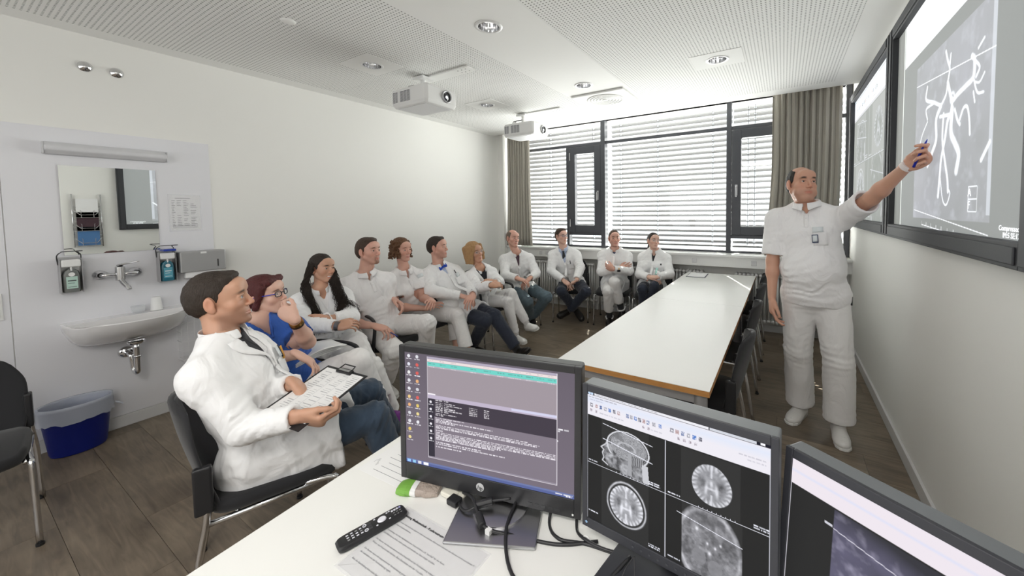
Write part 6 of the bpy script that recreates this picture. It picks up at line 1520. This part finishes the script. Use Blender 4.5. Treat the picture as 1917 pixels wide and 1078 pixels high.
# ---------------------------------------------------------------- the people
badge = mat('badge_paper', (.70, .74, .76), .4); dark_m = mat('pen_black', (.02, .02, .025), .4); yel = mat('yellow_pen', (.75, .35, .02), .4); bdg = mat('badge_green', (.35, .60, .55), .4); nav = mat('badge_navy', (.03, .05, .12), .4)
tan1, fair, pink, olive = (.55, .31, .21), (.68, .43, .34), (.63, .36, .28), (.50, .30, .20)
D_ = dict
PS = {}
PS['P1'] = person('P1', 'dark-haired man in white coat and jeans seated in the left foreground holding a clipboard', D_(
    h=.008, hh=.0030, hair_h=.0042, hand_h=.0038, s=1.0, hs=1.01, head=(36, 7, -3), skin=tan1, face=D_(stubble=.42, brow=(.045, .03, .02), lips=(.48, .22, .17)), iris='blue', gaze=(.0, 1, .08),
    hair=('short', 'dark_brown', (.030, .020, .014)), legs=jeans_m, shoes=(shoe_k, 'plain'), sock=sock_k, loose=.012, top='coat', topm=coat_w, skirt=.70, V=(.215, .052), lapel=True, inner=shirt_k, innerV=.05, cgap=.45, thick=.006,
    hands=D_(R=((.72, .60, -.35), (-.55, .35, .60), (1.0, 1.0, 1.05, 1.1), (.5, .5)), L=((.25, .55, -.75), (-.2, -.6, -.6), (.9, .9, .9, .9))), marks=(('pen', -.078, -.070, .14, .20, dark_m), ('pen', -.10, -.085, .155, .215, yel), ('badge', -.068, -.05, .14, .19, badge))))
PS['P2'] = person('P2', 'red-haired woman in blue glasses and royal blue scrub top, chin on her hand', D_(
    fem=True, h=.009, hh=.0034, hair_h=.0045, hand_h=.004, s=.97, hs=.99, head=(55, 8, -4), skin=fair, face=D_(brow=(.10, .05, .04), lips=(.55, .16, .16), lip_w=.9), smile=True,
    hair=('red', 'dark_red', (.075, .014, .014)), legs=trou_w, shoes=(purple, 'sneaker'), sock=trou_w, top='scrub', topm=scrub_m, sleeve=.60, V=(.115, .038), pocket=True, loose=.022, glasses=(dark_m, mat('blue_temple', (.01, .03, .5), .3), .0024),
    hands=D_(R=((.45, .55, -.55), (.1, -.2, -1), (.4, .45, .5, .5)), L=((-.70, -.35, .50), (-.2, .75, -.3), (.75, .9, 1.0, 1.0), (.7, .4))), marks=(('badge', -.14, -.118, .13, .20, badge),)))
PS['P3'] = person('P3', 'smiling woman with long dark curly hair and white coat, arms folded', D_(
    fem=True, h=.010, hh=.0038, hair_h=.005, s=.95, hs=.97, head=(76, 2, 3), skin=tan1, face=D_(brow=(.03, .02, .015), brow_w=1, lips=(.60, .20, .18)), smile=2, hair=('long', 'black_brown', (.020, .012, .008)), legs=trou_w, shoes=(shoe_w, 'sneaker'), sock=trou_w, loose=.016,
    top='coat', topm=coat_w, skirt=.35, drape=False, V=(.17, .045), inner=polo_w, innerV=.09, cgap=.35, hands=D_(R=((.45, .75, .05), (-.5, .3, -.6), .6), L=((-.35, -.80, -.1), (-.6, .2, -.3), .6))))
PS['P4'] = person('P4', 'brown-haired man with goatee in white polo and white trousers, pen in his hand', D_(
    h=.010, hh=.0038, hair_h=.005, hand_h=.0045, s=1.02, head=(76, 6, 0), skin=pink, face=D_(goatee=True, stubble=.12, brow=(.09, .05, .03)), hair=('side', 'brown', (.050, .028, .017)), legs=trou_w, shoes=(shoe_w, 'sneaker'), sock=trou_w, loose=.018, top='polo', topm=polo_w, sleeve=.74, V=(.10, .030), pocket=False,
    hands=D_(R=((.80, .38, -.25), (.1, .1, -1), (.5, .6, .7, .8), (.7, .4)), L=((.70, .15, -.30), (-.2, -.5, -.6), (.5, .7, .8, .8), (.7, .5)))))
PS['P5'] = person('P5', 'woman with short curly auburn hair in white polo and trousers, legs crossed', D_(
    fem=True, h=.010, hh=.0038, hair_h=.005, hand_h=.0045, s=.97, head=(86, 0, -2), skin=pink, face=D_(brow=(.12, .06, .04), lips=(.52, .20, .18)), hair=('curly', 'auburn', (.125, .058, .026)), legs=trou_w, shoes=(shoe_w, 'sneaker'), bare_ankle=True, hem=.075, loose=.020, top='polo', topm=polo_w, sleeve=.66, V=(.11, .032), pocket=False,
    hands=D_(R=((.70, .55, .35), (-.3, .2, -.8), (.3, .3, .4, .4)), L=((.55, -.45, .05), (-.3, -.2, -.8), (.6, .7, .7, .7))), marks=(('name_badge', -.135, -.075, .09, .125, badge),)))
PS['P6'] = person('P6', 'man in white coat with blue bow tie and dark trousers, one leg stretched out', D_(
    h=.010, hh=.0040, hair_h=.005, s=1.0, head=(64, 5, 0), skin=pink, face=D_(stubble=.22, brow=(.05, .03, .02)), hair=('short', 'dark_brown', (.034, .022, .016)), legs=navy_m, shoes=(shoe_k, 'plain'), sock=sock_k, toeL=(.80, -.15, 0), loose=.012, top='coat', topm=coat_w, skirt=.62, V=(.13, .040), inner=shirt_b, tie='bow',
    hands=D_(R=((.55, .60, -.25), (-.1, .1, -1), .55), L=((.35, -.75, -.30), (-.1, 0, -1), .6)), marks=(('name_badge', -.10, -.06, .16, .20, badge), ('pen', -.075, -.067, .12, .16, dark_m))))
PS['P7'] = person('P7', 'blonde woman with thin glasses in white coat and white trousers, legs crossed', D_(
    fem=True, h=.010, hh=.0042, hair_h=.0055, s=.95, hs=1.04, head=(97, 6, -10), skin=tan1, face=D_(brow=(.2, .12, .07), lips=(.5, .2, .16)), hair=('bob', 'dark_blonde', (.40, .235, .105)), legs=trou_w, shoes=(shoe_w, 'sneaker'), sock=trou_w, toeR=(.75, -.25, 0), toeL=(.85, -.2, 0), loose=.004, top='coat', topm=coat_w, skirt=.45, V=(.17, .058), inner=shirt_k, cgap=.4, glasses=(silver, silver, .0010),
    hands=D_(R=((.35, .85, .0), (-.5, .2, -.7), .55), L=((-.1, -.9, .1), (-.6, 0, -.5), .6)), marks=(('pen', -.09, -.075, .11, .17, dark_m),)))
PS['P8'] = person('P8', 'balding grey-haired man in white coat and faded jeans seated in the corner by the curtain', D_(
    h=.011, hh=.0042, hair_h=.005, s=1.0, hs=.97, head=(108, 3, 4), skin=pink, face=D_(brow=(.2, .13, .09), stubble=.1), hair=('greybald', 'grey_brown', (.17, .12, .09)), legs=jeans_l, shoes=(shoe_k, 'plain'), sock=sock_k, toeR=(.4, -.8, 0), toeL=(.5, -.7, 0), loose=.016, top='coat', topm=coat_w, skirt=.35, V=(.18, .034), inner=plaid,
    hands=D_(R=((.85, .30, -.25), (0, .1, -1), .5), L=((-.45, -.60, -.45), (0, .3, -1), .6)), marks=(('pen', -.095, -.083, .13, .20, dark_m), ('lanyard', -.08, -.07, .19, .25, dark_m))))
PS['P9'] = person('P9', 'man with glasses, dark tie and navy trousers in white coat before the window', D_(
    h=.011, hh=.0042, hair_h=.005, s=1.0, hs=.95, head=(112, 6, 0), skin=fair, face=D_(brow=(.06, .035, .02)), hair=('side', 'brown', (.050, .028, .017)), legs=navy_m, shoes=(shoe_k, 'plain'), sock=sock_k, toeR=(.55, -.75, 0), toeL=(-.1, -1, 0), loose=.010, top='coat', topm=coat_w, skirt=.28, V=(.21, .058), inner=shirt_b, collar2=shirt_b, tie='long', glasses=(nav, nav, .0018),
    hands=D_(R=((.75, .05, -.45), (0, .2, -1), .7), L=((-.75, .0, -.45), (0, .2, -1), .7)), marks=(('pen', -.085, -.075, .16, .21, dark_m),)))
PS['P10'] = person('P10', 'short-haired man in white coat and white trousers with crossed arms by the window', D_(
    h=.011, hh=.0042, hair_h=.005, s=1.0, hs=.97, head=(146, 4, 0), skin=pink, face=D_(brow=(.09, .05, .03), stubble=.1), hair=('crop', 'mid_brown', (.075, .045, .028)), legs=trou_w, shoes=(shoe_k, 'plain'), sock=sock_k, hem=.11, loose=.014, top='coat', topm=coat_w, skirt=.55, V=(.06, .028), inner=nav,
    hands=D_(R=((.85, .25, .30), (-.2, .9, 0), .4), L=((-.85, .30, .20), (.2, .9, 0), .35)), marks=(('badge', -.115, -.075, .14, .17, dark_m), ('pen', -.10, -.09, .12, .16, yel))))
PS['P11'] = person('P11', 'woman with dark hair tied back and glasses in white coat behind the table end', D_(
    fem=True, h=.011, hh=.0042, hair_h=.005, s=.95, hs=.98, head=(136, 8, 8), skin=fair, face=D_(brow=(.04, .03, .02), lips=(.5, .22, .18)), hair=('tied', 'black_brown2', (.022, .014, .011)), legs=navy_m, shoes=(shoe_k, 'plain'), sock=sock_k, loose=.006, top='coat', topm=coat_w, skirt=.40, V=(.16, .035), inner=shirt_k, innerV=.08, glasses=(silver, silver, .0011),
    hands=D_(R=((.88, .0, -.15), (0, .3, -.9), .5), L=((-.88, .05, .0), (0, .3, -.9), .5)), marks=(('badge', -.085, -.055, .17, .235, bdg), ('pen', -.115, -.095, .14, .16, dark_m))))
PS['P12'] = person('P12', 'standing balding man in white polo and white trousers pointing at the wall screen', D_(
    stand=True, h=.0085, hh=.0034, hair_h=.0045, hand_h=.004, s=1.04, hs=1.02, chub=.10, fat=.030, head=(153, 9, 3), skin=(.58, .32, .225), face=D_(stubble=.22, brow=(.03, .02, .015), brow_w=1, scalp=.2), hair=('bald', 'black', (.016, .012, .010)), legs=trou_w, shoes=(shoe_w, 'sneaker'), sock=trou_w, toeR=(-.35, -.9, 0), toeL=(.05, -1, 0), loose=.038, hem=.02, top='polo', topm=polo_w, sleeve=.86, thick=.004, V=(.085, .032),
    hands=D_(R=((.05, -.25, -1), (.9, .2, -.1), (.35, .45, .55, .6), (.5, .3)), L=((.72, -.56, .38), (-.60, -.70, .1), (1.0, 1.35, 1.45, 1.5), (.35, .25))), marks=(('name_badge', -.095, -.035, .165, .20, badge), ('badge_holder', -.065, -.030, .215, .27, nav), ('badge_card', -.061, -.034, .220, .262, badge))))
q = PS['P12']; P = q['J']; lc = q['loc']
obj('wrist_band', MB().tube([lc(P['LW'] - nrm(P['LW'] - P['LE']) * .012), lc(P['LW'] + nrm(P['LW'] - P['LE']) * .012)], [.033, .031], 18), mat('white_band', (.75, .68, .66), .6), q['body'], smooth=False, auto=40)
obj('belt_clip', MB().box(-.02, .02, -.01, .01, -.03, .03), dark_m, q['body'], loc=lc(A(.385, 3.10, .93)), bevel=.004)
tag(obj('pen', MB().tube([(.578, 2.612, 1.752), (.59, 2.602, 1.79), (.612, 2.583, 1.86), (.620, 2.576, 1.885)], [.006, .0065, .006, .0018], 12), mat('pen_blue', (.008, .02, .35), .3), smooth=True), 'blue pen in the raised hand of the standing man', 'pen')
tag(obj('pen', MB().tube([(-2.70, 1.865, .60), (-2.60, 1.86, .585)], [.0045, .0035], 8), mat('pen_blue2', (.02, .04, .25), .3), smooth=True), 'dark blue pen in the hand of the man with the goatee', 'pen')
# watch of the woman in blue
q = PS['P2']; P = q['J']; lc = q['loc']; v = nrm(P['LW'] - P['LE']); c = P['LW'] - v * .035
wt = obj('watch', MB().tube([lc(c - v * .009), lc(c + v * .009)], [.0335, .0325], 20), mat('gold_watch', (.45, .26, .08), .25, .9), q['body'], auto=40)
obj('watch_strap', MB().tube([lc(c - v * .022), lc(c - v * .009)], [.034, .034], 18), mat('brown_strap', (.03, .015, .01), .5), q['body'], auto=40)
q = PS['P3']; P = q['J']; lc = q['loc']
obj('watch', MB().tube([lc(P['RW'] - nrm(P['RW'] - P['RE']) * .002), lc(P['RW'] + nrm(P['RW'] - P['RE']) * .022)], [.033, .031], 18), mat('grey_watch', (.18, .18, .19), .3, .8), q['body'], auto=40)
# long wavy locks of the third sitter
H, M, s_ = q['H'], q['M'], q['hs']; rs_ = np.random.RandomState(3); mb = MB(); g_ = {}
F3 = q['F']
def torso_push(p, r):
    for _ in range(14):
        g = np.round((p - F3.lo) / F3.h).astype(int)
        if (g < 1).any() or (g >= F3.n - 1).any(): return p
        f = F3.F[tuple(g)]
        if f > r: return p
        G_ = A(F3.F[g[0] + 1, g[1], g[2]] - F3.F[g[0] - 1, g[1], g[2]], F3.F[g[0], g[1] + 1, g[2]] - F3.F[g[0], g[1] - 1, g[2]], F3.F[g[0], g[1], g[2] + 1] - F3.F[g[0], g[1], g[2] - 1])
        if np.linalg.norm(G_) < 1e-6: G_ = q['fwd']
        p = p + nrm(nrm(G_) + q['fwd'] * .3) * .008
    return p
for i in range(400):
    sd = -1 if i % 2 else 1; a = rs_.uniform(.9, 2.6); zz = rs_.uniform(-.02, .05); st = H + M @ (A(sd * .080 * math.sin(a), -.02 - .085 * math.cos(a) * -1 * (-1), zz) * s_)
    st = H + M @ (A(sd * .078, rs_.uniform(-.06, .012), zz) * s_)
    end = q['ring'] + q['side'] * sd * rs_.uniform(.050, .150) + q['fwd'] * .14 - q['up'] * rs_.uniform(.14, .32); mid = q['ring'] + q['side'] * sd * rs_.uniform(.070, .115) + q['fwd'] * .03 + q['up'] * .035
    pts = bez([tuple(st), tuple((A(st) + mid) / 2 + q['side'] * sd * .012), tuple(mid), tuple((A(mid) + end) / 2 + q['fwd'] * .03), tuple(end)], 6); out = []; ph = rs_.uniform(0, 6.3); fr = rs_.uniform(14, 24)
    for j, p in enumerate(pts):
        t = j / len(pts); am = (.004 + .016 * (i % 4) / 3) * min(1, t * 2.2); p = A(tuple(p)) + q['side'] * am * math.sin(ph + t * fr) + q['fwd'] * am * math.cos(ph + t * fr); out.append(lc(torso_push(p, .010)))
    mb.tube(out, [.0024 * (1 - .7 * j / len(out)) for j in range(len(out))], 4)
lk = obj('hair_locks', mb, hair_mat('hair_black_brown', (.014, .009, .007)), q['body'], smooth=True)
lk['kind'] = 'stuff'

# clipboard of the foreground man and the papers of the woman beside him
K2 = A(-1.545, .675, .745); e1 = nrm(A(-.187, .956, .231)); e2 = nrm(A(-.97, -.19, .10)); e2 = nrm(e2 - e1 * (e1 @ e2)); nn = np.cross(e1, e2); nn = nn if nn[2] > 0 else -nn
cb = thing('clipboard', 'black clipboard with a filled-in white form held by the foreground man', 'clipboard', (0, 0, 0))
Mc = Matrix(((e1[0], e2[0], nn[0], K2[0]), (e1[1], e2[1], nn[1], K2[1]), (e1[2], e2[2], nn[2], K2[2]), (0, 0, 0, 1))); cb.matrix_world = Mc
obj('board', MB().box(0, .33, 0, .235, -.003, 0), blackp, cb, bevel=.003)
obj('form', MB().box(.035, .315, .010, .222, .0004, .002), papm, cb)
mb = MB(); rr = random.Random(4)
for i in range(24):
    xx = .30 - i * .0105
    for (a, b_) in ((.02, .07), (.075, .12), (.13, .165), (.17, .21)):
        if rr.random() < .72: mb.box(xx, xx + rr.choice((.0012, .003)), a, a + (b_ - a) * rr.uniform(.4, 1), .0021, .0024)
for b_ in (.072, .125, .168): mb.box(.05, .29, b_, b_ + .0007, .0021, .0024)
obj('form_print', mb, mat('pencil_grey', (.42, .42, .44), .8), cb)
obj('clip', MB().box(.302, .326, .075, .155, .002, .012).tube([(.318, .08, .012), (.345, .085, .016), (.345, .145, .016), (.318, .15, .012)], .003, 8), blackp, cb, bevel=.002)
obj('clip_bar', MB().box(.308, .320, .085, .145, .012, .014), chrome, cb)
pp = thing('loose_papers', 'stack of loose white papers on the lap of the woman in blue', 'paper', (0, 0, 0))
rr = random.Random(7)
for i in range(4):
    rows = []
    C0 = A(-2.40, 1.055, .668 + .006 * i); ux = nrm(A(-.12 + .05 * i, .99, 0)); uy = A(-ux[1], ux[0], 0)
    for j in range(6):
        row = []
        for k in range(8):
            u, v_ = k / 7, j / 5; p = C0 + ux * (.29 * u) + uy * (.20 * v_) + A(0, 0, .022 * math.sin(u * PI * (.8 + .1 * i)) + .02 * (v_ - .5) ** 2 + .012 * i * u); row.append(tuple(p))
        rows.append(row)
    obj('sheet', MB().grid(rows), papm, pp, smooth=True, solid=.0008)
